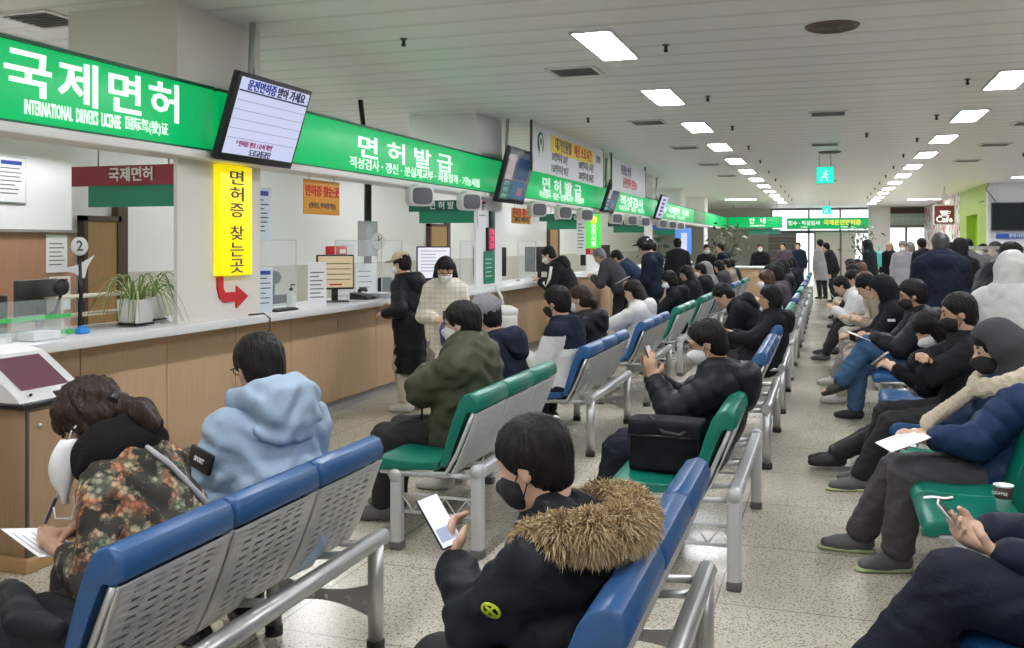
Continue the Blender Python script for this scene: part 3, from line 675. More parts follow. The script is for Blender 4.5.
# small signs hanging in the bays
def inner_sign(y, label, top, txt):
    t = thing('hanging_sign', label, 'sign', (-4.63, y, .015))
    MB().b2(-.52, .38, -.03, 0, 1.99, 2.13).build('name_strip', top, t); MB().b2(-.38, .38, -.02, .01, 1.84, 1.99).build('lower_strip', green_dk, t)
    text('lettering', txt, .105, letw, t, (.0, -.033, 2.06), RY, bold=.02)
    MB().tube([(-.3,-.01,2.13),(-.3,-.01,2.5)], .006, 5).tube([(.3,-.01,2.13),(.3,-.01,2.5)], .006, 5).build('hanger', metal, t)
inner_sign(5.5, 'dark red name strip over a green strip, beside the first column', red_s, '국제면허')
inner_sign(11.28, 'dark green name strip over a green strip, left of the red number display', green_dd, '면 허 발 급')
inner_sign(17.15, 'dark green name strip over a green strip, left of the green lit vertical sign', green_dd, '면 허 발 급')
inner_sign(23.0, 'dark green name strip behind the third and fourth hanging screens', green_dd, '면 허 발 급')
inner_sign(28.85, 'blue name strip over a green strip in the far bay', mat('sign_blue', (.03,.10,.42), .5), '적 성 검 사')
def orange(y0, y1, z0, z1, label):
    t = thing('hanging_sign', label, 'sign', (-4.24, (y0+y1)/2, 0)); L = (y1-y0)/2
    MB().b2(-.012, .0, -L, L, z0, z1, 0, .004).build('board', mat('sign_orange', (.72,.33,.03), .5), t)
    text('lettering', '면허증 찾는곳', (y1-y0)*.165, red_i, t, (.002, 0, z0+(z1-z0)*.66), RX, bold=.03)
    text('lettering', '(갱신증, 면허합격증)', (y1-y0)*.088, ink, t, (.002, 0, z0+(z1-z0)*.25), RX, bold=.01)
    MB().tube([(-.006,-L*.7,z1),(-.006,-L*.7,2.19)], .004, 5).tube([(-.006,L*.7,z1),(-.006,L*.7,2.19)], .004, 5).build('hanger', metal, t)
orange(7.13, 7.75, 1.85, 2.15, 'orange hanging sign with red characters over the beige monitor')
orange(12.75, 13.65, 1.88, 2.10, 'orange hanging sign beyond the second column, over a black monitor')
# yellow lit vertical sign and the red arrow on the first column
t = thing('vertical_sign', 'yellow lit vertical sign with black characters on the first column', 'sign', (-4.22, 6.04, 0))
MB().b2(0, .06, -.2, .2, 1.36, 2.17, 0, .006).build('lit_box', mat('sign_yellow', (.80,.68,.0), .4, emit=(1,.80,.0), es=.62), t)
for k, ch in enumerate('면허증찾는곳'): text('lettering', ch, .165, ink, t, (.063, .0, 2.085-.122*k-(.045 if k > 2 else 0)), RX, bold=.01, fit=(.17, .105))
m = MB().b2(0, .012, -.145, -.075, 1.19, 1.345); m.prism([(-.145, 1.19), (-.075, 1.19), (-.05, 1.155), (.09, 1.155), (.09, 1.20), (.24, 1.115), (.09, 1.03), (.09, 1.085), (-.07, 1.085), (-.12, 1.12)], 0, .012, 'YZ')
a = tag(m.build('arrow_sign', red_b, None, (-4.219, 6.02, .08)), 'red bent arrow on the first column under the yellow sign', 'arrow')

# hanging screens
def screen(y, k, label, kind):
    t = thing('hanging_screen', label, 'screen', (-3.93, y, 2.485), 0); t.scale = (1, .92, .95)
    R_ = Euler((0, R(17), 0)).to_matrix()
    def part(mb, name, m, par=None):
        o = mb.build(name, m, par or t); return o
    m = MB().box((0,0,0), (.06, 1.04, .66), R_, 0, .012); c = part(m, 'case', blackp)
    sm = mat('screen_lavender', (.35,.37,.5), .25, emit=(.62,.66,.90), es=.62) if kind == 0 else mat('screen_dark', (.05,.06,.08), .2, emit=(.10,.12,.16), es=.5) if kind == 1 else mat('screen_purple', (.35,.33,.5), .25, emit=(.55,.52,.85), es=.6)
    p = part(MB().box(R_ @ Vector((.031,0,.012)), (.004, .97, .57), R_), 'display', sm)
    def on(yv, zv): return R_ @ Vector((.035, yv, zv))
    rr = (Matrix.Rotation(R(17), 3, 'Y') @ Euler(RX).to_matrix()).to_euler()
    if kind == 0:
        part(MB().box(on(0,.2), (.002,.97,.012), R_), 'rule', navy_i, p)
        text('lettering', '운전면허증', .085, mat('ink_blue', (.02,.04,.5), .5), p, on(-.2,.245), rr, bold=.03); text('lettering', '받아 가세요', .085, navy_i, p, on(.22,.245), rr, bold=.03)
        for i in range(5): part(MB().box(on(0,.13-.07*i), (.001,.97,.004), R_), 'rule', mat('rule_grey', (.3,.3,.42), .5), p)
        text('lettering', '* 면허증 번호 / 순서 확인', .048, mat('ink_magenta', (.5,.02,.2), .5), p, on(-.1,-.19), rr, bold=.02); text('lettering', '도로교통공단', .055, navy_i, p, on(.0,-.25), rr, bold=.02)
    elif kind == 1:
        for (yy, zz, w, h, cc) in ((.14,.1,.5,.25,(.02,.05,.12)), (.14,-.16,.5,.2,(.03,.10,.2)), (-.33,.1,.26,.3,(.35,.3,.32)), (-.33,-.18,.26,.2,(.03,.16,.12)), (.2,-.18,.2,.1,(.35,.15,.12))):
            part(MB().box(on(yy,zz), (.002,w,h), R_), 'tile', mat('tile_%g_%g' % (cc[0], zz), cc, .4, emit=cc, es=.5), p)
        text('lettering', '대기순번 안내', .06, letw, p, on(-.33,.2), rr)
        for i in range(4): text('lettering', '%d번 창구' % (i+5), .05, letw, p, on(-.33,-.02-.075*i), rr)
    else:
        for i in range(5): text('lettering', '대기인원 %d명' % (12+i*3), .07, navy_i, p, on(0,.2-.1*i), rr)
    MB().tube([(-.06,0,.1),(-.12,0,.35),(-.1,0,CZ-2.47)], .022, 8).tube([(-.02,0,.0),(-.06,0,.1)], .03, 8).build('bracket_pole', metal, t)
    m = MB(); m.tube([(-.05,.06,.1),(-.14,.10,.22),(-.12,.04,.45),(-.13,.035,CZ-2.47)], .008, 6); m.build('cable', blackp, t)
screen(6.05, 0, 'hanging screen with lavender page of text, tilted down at the first column', 0)
screen(11.95, 1, 'hanging screen with dark picture tiles by the white banner', 1); bpy.data.objects['hanging_screen.001'].scale = (1, 1.08, 1.12)
screen(17.85, 2, 'hanging dark screen between the two white banners', 1)
screen(23.5, 3, 'hanging purple screen farthest along the green sign', 2)
def sq(st):
    b = MB(); n = 28; vs = []
    for x, s in st: vs += [(x, .135*s*math.copysign(abs(cos(2*pi*i/n))**.5, cos(2*pi*i/n)), .10*s*math.copysign(abs(sin(2*pi*i/n))**.5, sin(2*pi*i/n))) for i in range(n)]
    return b.add(vs, [(j*n+i, j*n+(i+1) % n, (j+1)*n+(i+1) % n, (j+1)*n+i) for j in range(len(st)-1) for i in range(n)]+[tuple(range(n)), tuple(range((len(st)-1)*n, len(st)*n))], 0, True)
for k, y in enumerate((8.85, 10.25, 12.95, 14.35, 15.75, 18.2, 19.7, 21.2, 23.6, 25.1, 26.6)):
    t = thing('speaker', '%s white round cornered speaker under the green sign' % (ORD[k] if k else 'nearest'), 'speaker', (-3.94, y, 2.075), R(-38), 'speakers under the green sign'); t.scale = (1,1.05,1.05)
    sq([(-.08,.5),(-.07,.8),(-.04,.97),(.04,1),(.07,.96),(.08,.88)]).build('case', whitep, t); sq([(.078,.80),(.088,.78),(.09,.70)]).build('grille', mat('speaker_grille', (.13,.13,.15), .6), t)
    MB().tube([(-.02,0,.08),(-.05,0,.10),(-.14,0,.106)], .016, 8).build('bracket', metal, t)

# ------------------------------------------------------------------ counter
def counter(y0, y1, xo, label, n, lab2, xt=0):
    w = MB(); w.b2(xo-.68, xo, y0, y1, .98, 1.04, 0, .008); tag(w.build('worktop', topm), label, 'worktop')
    d = (y1-y0)/n
    for k in range(n):
        a, b = y0+k*d, y0+(k+1)*d
        t = thing('counter_cabinet', lab2 % (ORD[k] if k else 'first'), 'counter cabinet', (xo-.25, (a+b)/2, 0), 0, 'light wood counter fronts')
        MB().b2(-.40, 0, -d/2+.004, d/2-.004, .12, .979, 0, .003).build('front_panel', wood, t)
        MB().b2(-.40, -.06, -d/2, d/2, 0, .12).build('kickboard', greyk, t)
counter(1.5, 9.62, -4.15, 'pale worktop of the near counter with potted plants and monitor', 10, '%s light wood panel of the near counter, counted from the camera')
counter(9.62, 15.2, -3.95, 'pale worktop of the middle counter in front of the black monitors', 6, '%s light wood panel of the middle counter, counted from the camera')
counter(17.05, 29.85, -4.0, 'pale worktop of the far counter beyond the standing people', 8, '%s light wood panel of the far counter, counted from the camera')
t = thing('counter_cabinet', 'light wood box end of the middle counter beside the standing people', 'counter cabinet', (-3.75, 15.6, 0))
MB().b2(-.55,.22,-.4,.35,.1,1.03,0,.05).build('body', wood, t); MB().b2(-.5,.18,-.36,.32,0,.1).build('kickboard', greyk, t); MB().b2(-.57,.24,-.42,.37,1.03,1.05,0,.008).build('top', topm, t)
t = thing('information_desk', 'light wood information desk at the far end of the benches', 'desk', (-2.2, 24.2, 0))
MB().prism([(-1.0,-.35),(.6,-.35),(.85,-.25),(.95,.0),(.95,.5),(-1.0,.5)], .08, .98, 'XY').build('body', wood, t); MB().b2(-1.05,1.0,-.4,.52,.98,1.02,0,.01).build('top', topm, t); MB().b2(-.95,.85,-.28,.45,0,.08).build('kickboard', greyk, t)

# ticket kiosk at the near end
t = thing('kiosk_cabinet', 'brown wooden cabinet with keyhole door under the white ticket kiosk', 'cabinet', (-3.9, 3.83, 0))
MB().b2(-.3,.2,-.2,.34,.07,.79,0,.004).build('body', wood_dk, t); MB().b2(-.32,.24,-.23,.36,0,.07,0,.006).build('plinth', wood_mat('plinth_wood', (.36,.22,.09), (.42,.27,.12)), t)
d = MB().b2(.2,.212,-.185,.33,.09,.775).build('door', wood_dk, t); MB().lathe([(0,0),(.012,0),(.012,.006),(0,.006)], (.212, -.12, .70), 12, axis='X').build('keyhole', metal, d)
MB().b2(.2,.216,-.2,-.188,.07,.79).build('corner_strip', mdark, t); MB().prism([(-.2,.07),(-.08,.07),(-.19,.2)], .213, .217, 'YZ').build('corner_plate', mdark, t)
t = thing('ticket_kiosk', 'white ticket machine with dark touch screen on the wooden cabinet', 'ticket machine', (-4.0, 3.80, .792))
prof = [(-.26,0),(.28,0),(.30,.03),(.27,.06),(.02,.24),(-.16,.27),(-.26,.25)]
MB().prism(prof, -.2, .23).build('case', whitep, t)
MB().b2(-.24,.33,-.21,.24,-.001,.03,0,.008).build('base_tray', blackp, t)
ang = math.atan2(-.18, .25)
q = Euler((0, -ang, 0)).to_matrix(); cc = Vector((.145, .015, .15))+q@Vector((0,0,.004))
MB().box(cc, (.24,.30,.006), q).build('touch_screen', mat('kiosk_screen', (.10,.045,.06), .18, emit=(.16,.06,.09), es=.35), t)
MB().box(Vector((.285,.09,.045)), (.03,.12,.03), None, 0, .006).build('ticket_slot', blackp, t)
MB().lathe([(0,0),(.008,0),(.008,.006),(0,.006)], (.283,-.12,.062), 10, axis='X').build('indicator', blackp, t)

# ------------------------------------------------------------------ things on and behind the counter
def sheet(name, label, cat, c, w, h, rot, lines=5, base=None, head=None, par=None, frame=None, col=None, ttl=None):
    t = thing(name, label, cat, c, 0); t.rotation_euler = rot          # local: x right, z up, faces -y
    MB().b2(-w/2, w/2, -.002, .002, -h/2, h/2).build('sheet', base or paper, t)
    if frame: MB().b2(-w/2-.01,w/2+.01,.002,.012,-h/2-.01,h/2+.01).build('frame', frame, t)
    if head: MB().b2(-w*.36, w*.36, -.0035, -.002, h*.34, h*.43).build('heading', head, t)
    m = MB(); r_ = random.Random(hash(label) % 99 if False else len(label))
    for i in range(lines):
        z = h*.26-i*h*.66/max(lines, 1); m.b2(-w*.38, -w*.38+w*.76*r_.uniform(.6, 1), -.003, -.002, z-h*.012, z+h*.012)
    if lines: m.build('print', col or ink, t)
    if ttl: text('lettering', ttl[0], ttl[1], ttl[2], t, (0, -.004, ttl[3]), RY, bold=.02, ext=.0006)
    return t
F90 = (0, 0, R(90))   # faces +X
blue_i = mat('ink_blue2', (.03,.06,.35), .6); lb = mat('paper_blue', (.62,.72,.82), .7)
sheet('framed_notice', 'framed notice with blue heading on the white office wall at far left', 'notice', (-6.985, 6.70, 2.17), .32, .40, F90, 7, None, blue_i, frame=metal)
sheet('notice', 'white printed notice beside the round number two sign', 'notice', (-6.973, 7.22, 1.5), .26, .36, F90, 6)
sheet('notice', 'white and red notice under the printed one, left of the round sign', 'notice', (-6.973, 7.26, 1.12), .26, .32, F90, 4, None, red_b)
sheet('notice', 'tall pale blue notice hanging right of the first column', 'notice', (-4.42, 6.76, 1.84), .28, .44, F90, 8, lb, blue_i)
sheet('notice', 'small white upright leaflet at the foot of the first column', 'notice', (-4.30, 6.62, 1.222), .16, .36, (0,0,R(70)), 6, lb, blue_i)
MB().b2(-.003,.003,0,.08,-.18,-.175).build('foot', acryl, bpy.data.objects['notice.003'])
# round number sign
t = thing('number_sign', 'round white sign with number two on a bird shaped holder', 'sign', (-4.55, 4.90, 1.05)); t.rotation_euler = (0,0,R(55)); t.scale = (1,1,1.15)
MB().lathe([(0,-.006),(.052,-.006),(.052,.006),(0,.006)], (0,0,.46), 24, axis='Y').build('disc', whitep, t); text('lettering', '2', .08, ink, t, (0,-.008,.46), RY, bold=.02)
MB().tube([(0,.0,.0),(0.01,0,.2),(0,.0,.40)], .012, 8).build('stem', blackp, t); m = MB(); m.prism([(-.12,.33),(.0,.36),(.09,.41),(.05,.35),(.03,.28),(-.03,.31)], -.004, .004); m.build('wing', whitep, t)
t = thing('gooseneck_microphone', 'black round microphone on bent stem behind the number two sign', 'microphone', (-4.62, 4.80, 1.04))
MB().tube([(0,-.25,0),(0,-.16,.05),(0,-.02,.14),(0,.02,.24)], .010, 8).build('stem', blackp, t); MB().lathe([(0,-.02),(.05,-.015),(.055,.0),(.05,.02),(0,.025)], (0,.02,.28), 16, axis='X').build('head', blackp, t); MB().lathe([(0,0),(.06,0),(.05,.02),(0,.025)], (0,-.25,0), 16).build('base', blackp, t)
def monitor(c, rz, label, scr, w=.5, h=.34, up=.14):
    t = thing('monitor', label, 'monitor', c, rz)                      # local: screen faces -y
    MB().b2(-w/2, w/2, 0, .035, up, up+h, 0, .01).build('case', blackp, t)
    d = MB().b2(-w/2+.015, w/2-.015, -.003, 0.001, up+.02, up+h-.015).build('display', scr, t)
    MB().b2(-.03,.03,.03,.05,0.01,up+.1).build('neck', blackp, t); MB().b2(-.12,.12,-.06,.13,0,.015,0,.006).build('foot', blackp, t); return t, d
beige_s = mat('screen_beige', (.3,.25,.15), .3, emit=(.62,.50,.32), es=.55); dark_s = mat('screen_off', (.015,.017,.02), .15); white_s = mat('screen_white', (.5,.5,.55), .3, emit=(.78,.80,.86), es=.6)
t, d = monitor((-4.42, 8.0, 1.04), R(42), 'black monitor with beige page standing on the near counter', beige_s, .36, .33, .12)
for i in range(4): MB().b2(-.15,.15,-.005,-.003,.36-.05*i,.37-.05*i).build('text_row', mat('row_green', (.25,.25,.1), .5), d)
MB().b2(-.06,.06,-.005,-.003,.16,.175).build('text_row', red_b, d)
monitor((-4.76, 4.74, 1.04), R(-80), 'black monitor seen from behind in the first office bay', dark_s, .40, .27, .06)
monitor((-5.3, 4.75, .80), R(-160), 'black monitor half hidden behind the green edged screen panel', dark_s, .5, .32, .14)
t, d = monitor((-4.5, 10.55, 1.04), R(35), 'monitor with white page behind the person in the plaid coat', white_s, .42, .40, .12)
for i in range(7): MB().b2(-.16,.02 if i % 3 else .15,-.005,-.003,.46-.04*i,.467-.04*i).build('text_row', mat('row_grey', (.25,.26,.3), .5), d)
monitor((-4.45, 12.4, 1.04), R(200), 'black monitor seen from behind under the second orange sign', dark_s, .46, .40, .10)
monitor((-4.4, 14.6, 1.04), R(205), 'black monitor seen from behind near the counter end', dark_s, .46, .40, .10)
monitor((-4.5, 18.9, 1.04), R(190), 'black monitor behind the person in the helmet', dark_s, .6, .42, .10)
def wheelchair_chair(c, rz, label):
    t = thing('office_chair', label, 'chair', c, rz)
    MB().b2(-.25,.25,-.24,.24,.42,.50,0,.03).build('seat', blackp, t); MB().box((0,.25,.82), (.46,.06,.6), (-.12,0,0), 0, .03).build('backrest', mat('chair_fabric', (.02,.022,.028), .8), t)
    MB().tube([(0,0,.08),(0,0,.42)], .03, 8).build('gas_column', mdark, t)
    for i in range(5): MB().tube([(0,0,.09),(.3*cos(i*1.2566),.3*sin(i*1.2566),.05)], .02, 6).build('leg', blackp, t)
    for sd in (-1, 1): MB().box((.27*sd,.02,.66), (.05,.28,.03), None, 0, .012).tube([(.27*sd,.05,.46),(.27*sd,.05,.65)], .015, 6).build('armrest', blackp, t)
    return t
wheelchair_chair((-5.9, 5.0, 0), R(250), 'black office chair in the first office bay behind the monitors')
t = wheelchair_chair((-5.15, 7.75, 0), R(250), 'black office chair with a round headrest behind the beige monitor')
MB().lathe([(0,-.07),(.06,-.05),(.08,0),(.06,.05),(0,.07)], (0,.29,1.28), 14).tube([(0,.28,1.0),(0,.29,1.24)], .02, 6).build('headrest', blackp, t)
t = thing('desk_screen', 'low green fronted desk divider behind the near counter', 'divider', (-5.0, 7.2, 0)); MB().b2(-.02,.02,-.45,.45,.75,1.22,0,.006).build('panel', mat('divider_green', (.10,.36,.06), .6), t); MB().b2(-.03,.03,-.45,.45,1.22,1.25).build('top_rail', mdark, t); MB().b2(-.02,.02,-.42,-.38,0,.75).b2(-.02,.02,.38,.42,0,.75).build('post', mdark, t)
def office_desk(c, L, label):
    t = thing('office_desk', label, 'desk', c); MB().b2(-.35,.35,-L/2,L/2,.76,.80,0,.006).build('top', wood, t)
    for sx in (-.3,.3):
        for sy in (-L/2+.06, L/2-.06): MB().b2(sx-.02,sx+.02,sy-.02,sy+.02,0,.76).build('leg', mdark, t)
office_desk((-5.4, 4.4, 0), 1.8, 'plain wooden office desk holding the black monitors in the first bay')
def partition(y0, y1, label, z1=1.62, green=False, x=-4.48):
    t = thing('acrylic_screen', label, 'screen panel', (x, (y0+y1)/2, 1.04)); L = (y1-y0)/2
    MB().b2(-.003,.003,-L,L,.02,z1-1.04).build('panel', acryl, t)
    for yy in (-L, L-.05): MB().b2(-.03,.03,yy,yy+.05,0,.025).build('foot', green_ac if green else whitep, t)
    if green: MB().b2(-.006,.006,-L,L,.10,.125).build('green_strip', green_ac, t)
    else: MB().b2(-.005,.005,-L,L,z1-1.04,z1-1.032).b2(-.004,.004,-L,-L+.006,0,z1-1.04).b2(-.004,.004,L-.006,L,0,z1-1.04).build('edge', mat('acrylic_edge', (.55,.62,.63), .2), t)
partition(3.5, 4.75, 'low clear counter screen with green strip in the first bay', 1.26, True)
partition(6.62, 7.4, 'clear acrylic counter screen in front of the black office chair')
partition(8.1, 9.0, 'clear acrylic counter screen behind the beige monitor')
partition(9.1, 9.6, 'clear acrylic counter screen behind the woman in the beige cap')
partition(10.9, 11.9, 'clear acrylic counter screen beside the red number display', x=-4.3)
partition(13.2, 14.1, 'clear acrylic counter screen between the two black monitor backs', x=-4.3)
def clear_box(c, d, label, cat='holder'):
    t = thing('leaflet_holder', label, cat, c); x, y, z = d
    MB().b2(-x/2,x/2,-y/2,y/2,0,.004).b2(-x/2,-x/2+.004,-y/2,y/2,0,z).b2(x/2-.004,x/2,-y/2,y/2,0,z*.6).b2(-x/2,x/2,-y/2,-y/2+.004,0,z*.8).b2(-x/2,x/2,y/2-.004,y/2,0,z*.8).build('tray', acryl, t)
    MB().b2(-x/2+.02,x/2-.02,-y/2+.02,y/2-.02,.004,z*.35).build('leaflets', paper, t)
clear_box((-4.33, 4.35, 1.04), (.16,.24,.14), 'clear leaflet box on the near counter left of the plants')
clear_box((-4.30, 3.95, 1.04), (.16,.22,.12), 'clear leaflet box at the left end of the near counter')
t = thing('blue_clip', 'small bright blue clip holding the low counter screen', 'clip', (-4.36, 4.72, 1.04)); MB().b2(-.025,.025,-.04,.04,0,.035,0,.006).build('body', mat('clip_blue', (.03,.28,.75), .4), t); MB().b2(-.006,.006,-.03,.03,.035,.05).build('jaw', mat('clip_blue', (.03,.28,.75), .4), t)
# spider plants
def spider(c, label, n, seed):
    t = thing('spider_plant', label, 'potted plant', c); r_ = random.Random(seed)
    m = MB(); a, b2_, hh = .085, .07, .17
    m.prism([(-a*.8,0),(a*.8,0),(a,hh),(a-.012,hh),(a*.8-.012,.02),(-a*.8+.012,.02),(-a+.012,hh),(-a,hh)], -a, a); m.b2(-a*.8,a*.8,-a,-a+.012,0,hh).b2(-a*.8,a*.8,a-.012,a,0,hh); m.build('pot', whitep, t)
    MB().b2(-a+.012,a-.012,-a+.012,a-.012,.1,.15).build('soil', mat('soil', (.05,.035,.025), .9), t)
    MB().b2(-.08,.08,-.09,.09,-.001,.012).build('saucer', blackp, t)
    m = MB()
    for i in range(n):
        az = r_.uniform(0, 2*pi); L = r_.uniform(.16, .38); up = r_.uniform(.10, .26); d = Vector((cos(az), sin(az), 0)); s_ = Vector((-sin(az), cos(az), 0)); ps = []
        for j in range(8):
            u = j/7; ps.append((d*(.03+L*u)+Vector((0,0,.15+up*4*u*(1-u)*.9-.13*u*u)), .0075*(1-u)**.6+.001))
        for j in range(7):
            (p, w), (p2, w2) = ps[j], ps[j+1]; k = Vector((0,0,.004))
            m.add([p-s_*w, p+k*-1, p+s_*w, p2-s_*w2, p2-k, p2+s_*w2], [(0,1,4,3),(1,2,5,4)], 0 if i % 3 else 1, True)
    m.build('leaves', [mat('leaf_green', (.16,.26,.06), .5), mat('leaf_pale', (.52,.56,.30), .5)], t, fixn=False)
    return t
spider((-4.45, 5.30, 1.05), 'spider plant with long pale leaves in a square white pot, left one', 30, 3)
spider((-4.60, 5.62, 1.05), 'smaller spider plant in a white pot beside the first column', 18, 5)
t = thing('low_shelf', 'low pale desk shelf behind the spider plants', 'shelf', (-4.72, 5.25, 1.04)); MB().b2(-.1,.1,-.45,.4,.2,.215,0,.003).build('top', mat('shelf_cream', (.66,.60,.45), .5), t)
for yy in (-.43,.36): MB().b2(-.1,.1,yy,yy+.02,0,.2).build('side', MATS['shelf_cream'], t)
MB().b2(-.1,.1,-.4,.37,.08,.09).build('shelf_board', MATS['shelf_cream'], t)
def bottle(c, label, col, h=.18):
    t = thing('pump_bottle', label, 'bottle', c); MB().lathe([(0,0),(.035,0),(.037,.01),(.037,h*.7),(.014,h*.82),(.014,h*.9),(0,h*.9)], n=16).build('body', col, t); MB().lathe([(0,h*.88),(.016,h*.88),(.016,h),(0,h)], n=12).tube([(0,0,h),(0,0,h+.03),(.04,0,h+.028)], .006, 6).build('pump', blackp, t)
clearb = mat('bottle_clear', (.8,.85,.85), .2, alpha=.6)
bottle((-4.3, 7.02, 1.04), 'clear hand sanitizer pump bottle left of the beige monitor', clearb)
bottle((-4.3, 11.95, 1.04), 'clear hand sanitizer bottle beside the second column', clearb)
sheet('standing_notice', 'upright white printed card left of the beige monitor', 'notice', (-4.34, 7.52, 1.235), .17, .39, (0,0,R(48)), 7)
sheet('standing_notice', 'white printed board right of the beige monitor behind the screen', 'notice', (-4.66, 8.62, 1.33), .22, .52, (0,0,R(60)), 8)
sheet('standing_notice', 'white sheet standing by the woman in the beige cap', 'notice', (-4.66, 9.1, 1.212), .26, .34, (0,0,R(60)), 4)
sheet('standing_notice', 'pale blue upright card left of the black monitor back', 'notice', (-4.3, 11.8, 1.22), .15, .36, (0,0,R(30)), 5, lb)
t = thing('red_box', 'small red box on top of the beige monitor', 'box', (-4.55, 8.25, 1.47)); MB().b2(-.07,.07,-.09,.09,.0,.10,0,.005).build('body', red_b, t); MB().b2(-.071,.071,-.06,.06,.03,.07).build('label_strip', letw, t)
t = thing('paper_stack', 'heap of loose white papers on the counter by the woman in the cap', 'papers', (-4.35, 8.75, 1.04))
for i in range(7): MB().box((0.01*(i%3),.02*((i*2)%3),.006+.008*i), (.21,.29,.004), (0,.02*(i%2),.2*i)).build('sheet', paper, t)
t = thing('telephone', 'black desk telephone on the counter right of the beige monitor', 'telephone', (-4.4, 8.5, 1.04)); MB().prism([(-.09,0),(.1,0),(.1,.03),(-.09,.07)], -.09, .09).build('body', blackp, t); MB().tube([(.0,-.06,.085),(.0,-.03,.1),(0,.06,.1),(0,.09,.085)], .02, 8).build('handset', blackp, t)
t = thing('keyboard', 'flat dark keyboard on the counter right of the leaflet', 'keyboard', (-4.28, 6.85, 1.04)); MB().b2(-.06,.06,-.16,.16,0,.016,0,.004).build('base', blackp, t)
m = MB()
for i in range(4):
    for j in range(12): m.b2(-.05+.025*i,-.03+.025*i,-.15+.025*j,-.13+.025*j,.016,.021)
m.build('keys', mdark, t)
t = thing('cable', 'black cable hanging over the front edge of the near worktop', 'cable', (-4.2, 6.35, 1.04)); MB().tube([(-.05,-.2,.006),(-.02,-.05,.008),(.035,.05,.012),(.062,.10,-.03),(.07,.08,-.12),(.06,.0,-.16)], .006, 8).build('cord', blackp, t)
t = thing('cable_pole', 'black vertical cable pole in front of the white office wall', 'pole', (-5.0, 9.8, 0)); MB().tube([(0,0,0),(0,0,2.5)], .045, 10).tube([(0,0,2.5),(-.12,.05,CZ)], .03, 8).build('conduit', blackp, t); MB().b2(-.06,.06,-.14,.14,1.45,1.85,0,.01).build('junction_box', mat('box_grey', (.45,.47,.5), .5), t)
t = thing('wall_clock', 'small white round clock on the pole behind the beige cap', 'clock', (-4.9, 9.85, 1.62)); t.rotation_euler = (0,0,R(50)); MB().lathe([(0,-.02),(.09,-.02),(.1,0),(.1,.02),(0,.02)], n=24, axis='Y').build('face', whitep, t); MB().box((.02,-.024,.02), (.06,.003,.008), (0,-.7,0)).box((0,-.024,.03), (.008,.003,.06)).build('hands', blackp, t)
# second column: number display, poster
t = thing('number_display', 'black wall display with red numerals on the second column', 'display', (-4.22, 11.72, 0)); MB().b2(0,.04,-.12,.14,1.50,1.80,0,.005).build('case', blackp, t); MB().b2(0.0,.04,-.0,.14,1.8,2.02,0,.005).build('top_box', mat('display_dark_green', (.02,.06,.05), .5), t)
for k in range(3): text('lettering', '%d' % (178+k*21), .085, mat('led_red', (.5,.02,.08), .4, emit=(.85,.04,.16), es=.8), t, (.044, .01, 1.74-.09*k), RX, bold=.03)
for k in range(3): MB().b2(.04,.042,-.1,.12,1.695-.09*k,1.785-.09*k).build('numeral_row', mat('led_panel', (.18,.01,.04), .4, emit=(.5,.02,.12), es=.45), t)
sheet('poster', 'green poster with white lines on the second column', 'poster', (-4.21, 11.72, 1.28), .42, .42, F90, 5, green_dk, None, col=letw)
sheet('notice', 'white numbered notice at the top of the second column', 'notice', (-4.21, 11.45, 1.98), .32, .36, F90, 2, None, red_b, ttl=('①', .12, ink, .08))
# third column: lit vertical sign
t = thing('vertical_sign', 'green lit vertical sign with yellow disc on the third column', 'sign', (-4.02, 16.75, 0)); t.rotation_euler = (0,0,R(25))
MB().b2(-.14,.14,0,.1,1.50,2.12,0,.006).build('lit_box', mat('sign_green_bright', (.05,.5,.08), .4, emit=(.12,.8,.1), es=.6), t); MB().lathe([(0,0),(.07,0),(.07,-.008),(0,-.008)], (0,0,2.02), 20, axis='Y').build('yellow_disc', yel, t)
for k, ch in enumerate('면허시험'): text('lettering', ch, .11, sign_w, t, (0,-.008,1.88-.1*k), RY, bold=.02)
MB().b2(-.15,.15,-.002,.09,1.39,1.5).build('red_base', red_b, t); text('lettering', '접수', .08, letw, t, (0,-.006,1.445), RY)
sheet('notice', 'narrow white notice left of the green lit vertical sign', 'notice', (-4.2, 16.55, 1.75), .16, .72, (0,0,R(20)), 8)
t = thing('vertical_sign', 'tall blue lit poster far along the counter', 'poster', (-4.1, 28.6, 0)); t.rotation_euler = (0,0,R(20)); MB().b2(-.24,.24,0,.1,1.25,2.05,0,.006).build('lit_box', mat('poster_blue', (.05,.15,.5), .4, emit=(.12,.3,.85), es=.6), t); MB().b2(-.08,.1,-.003,0,1.35,1.9).build('picture', mat('poster_pale', (.55,.55,.7), .5, emit=(.6,.6,.85), es=.5), t)
# humidifier-like white bin
t = thing('waste_bin', 'white lidded bin with a bent handle in front of the middle counter', 'bin', (-3.34, 9.75, 0)); t.scale = (.85,.85,1.18); MB().lathe([(0,0),(.15,0),(.17,.03),(.18,.66),(.175,.70),(0,.70)], n=24).build('body', mat('bin_white', (.66,.66,.64), .4), t); MB().lathe([(.175,.70),(.19,.71),(.185,.75),(.10,.78),(0,.785)], n=24).build('lid', mat('bin_white', (.66,.66,.64), .4), t); MB().tube([(0,.0,.78),(-.02,-.02,.86),(-.09,-.05,.96)], .018, 8).build('handle', whitep, t)
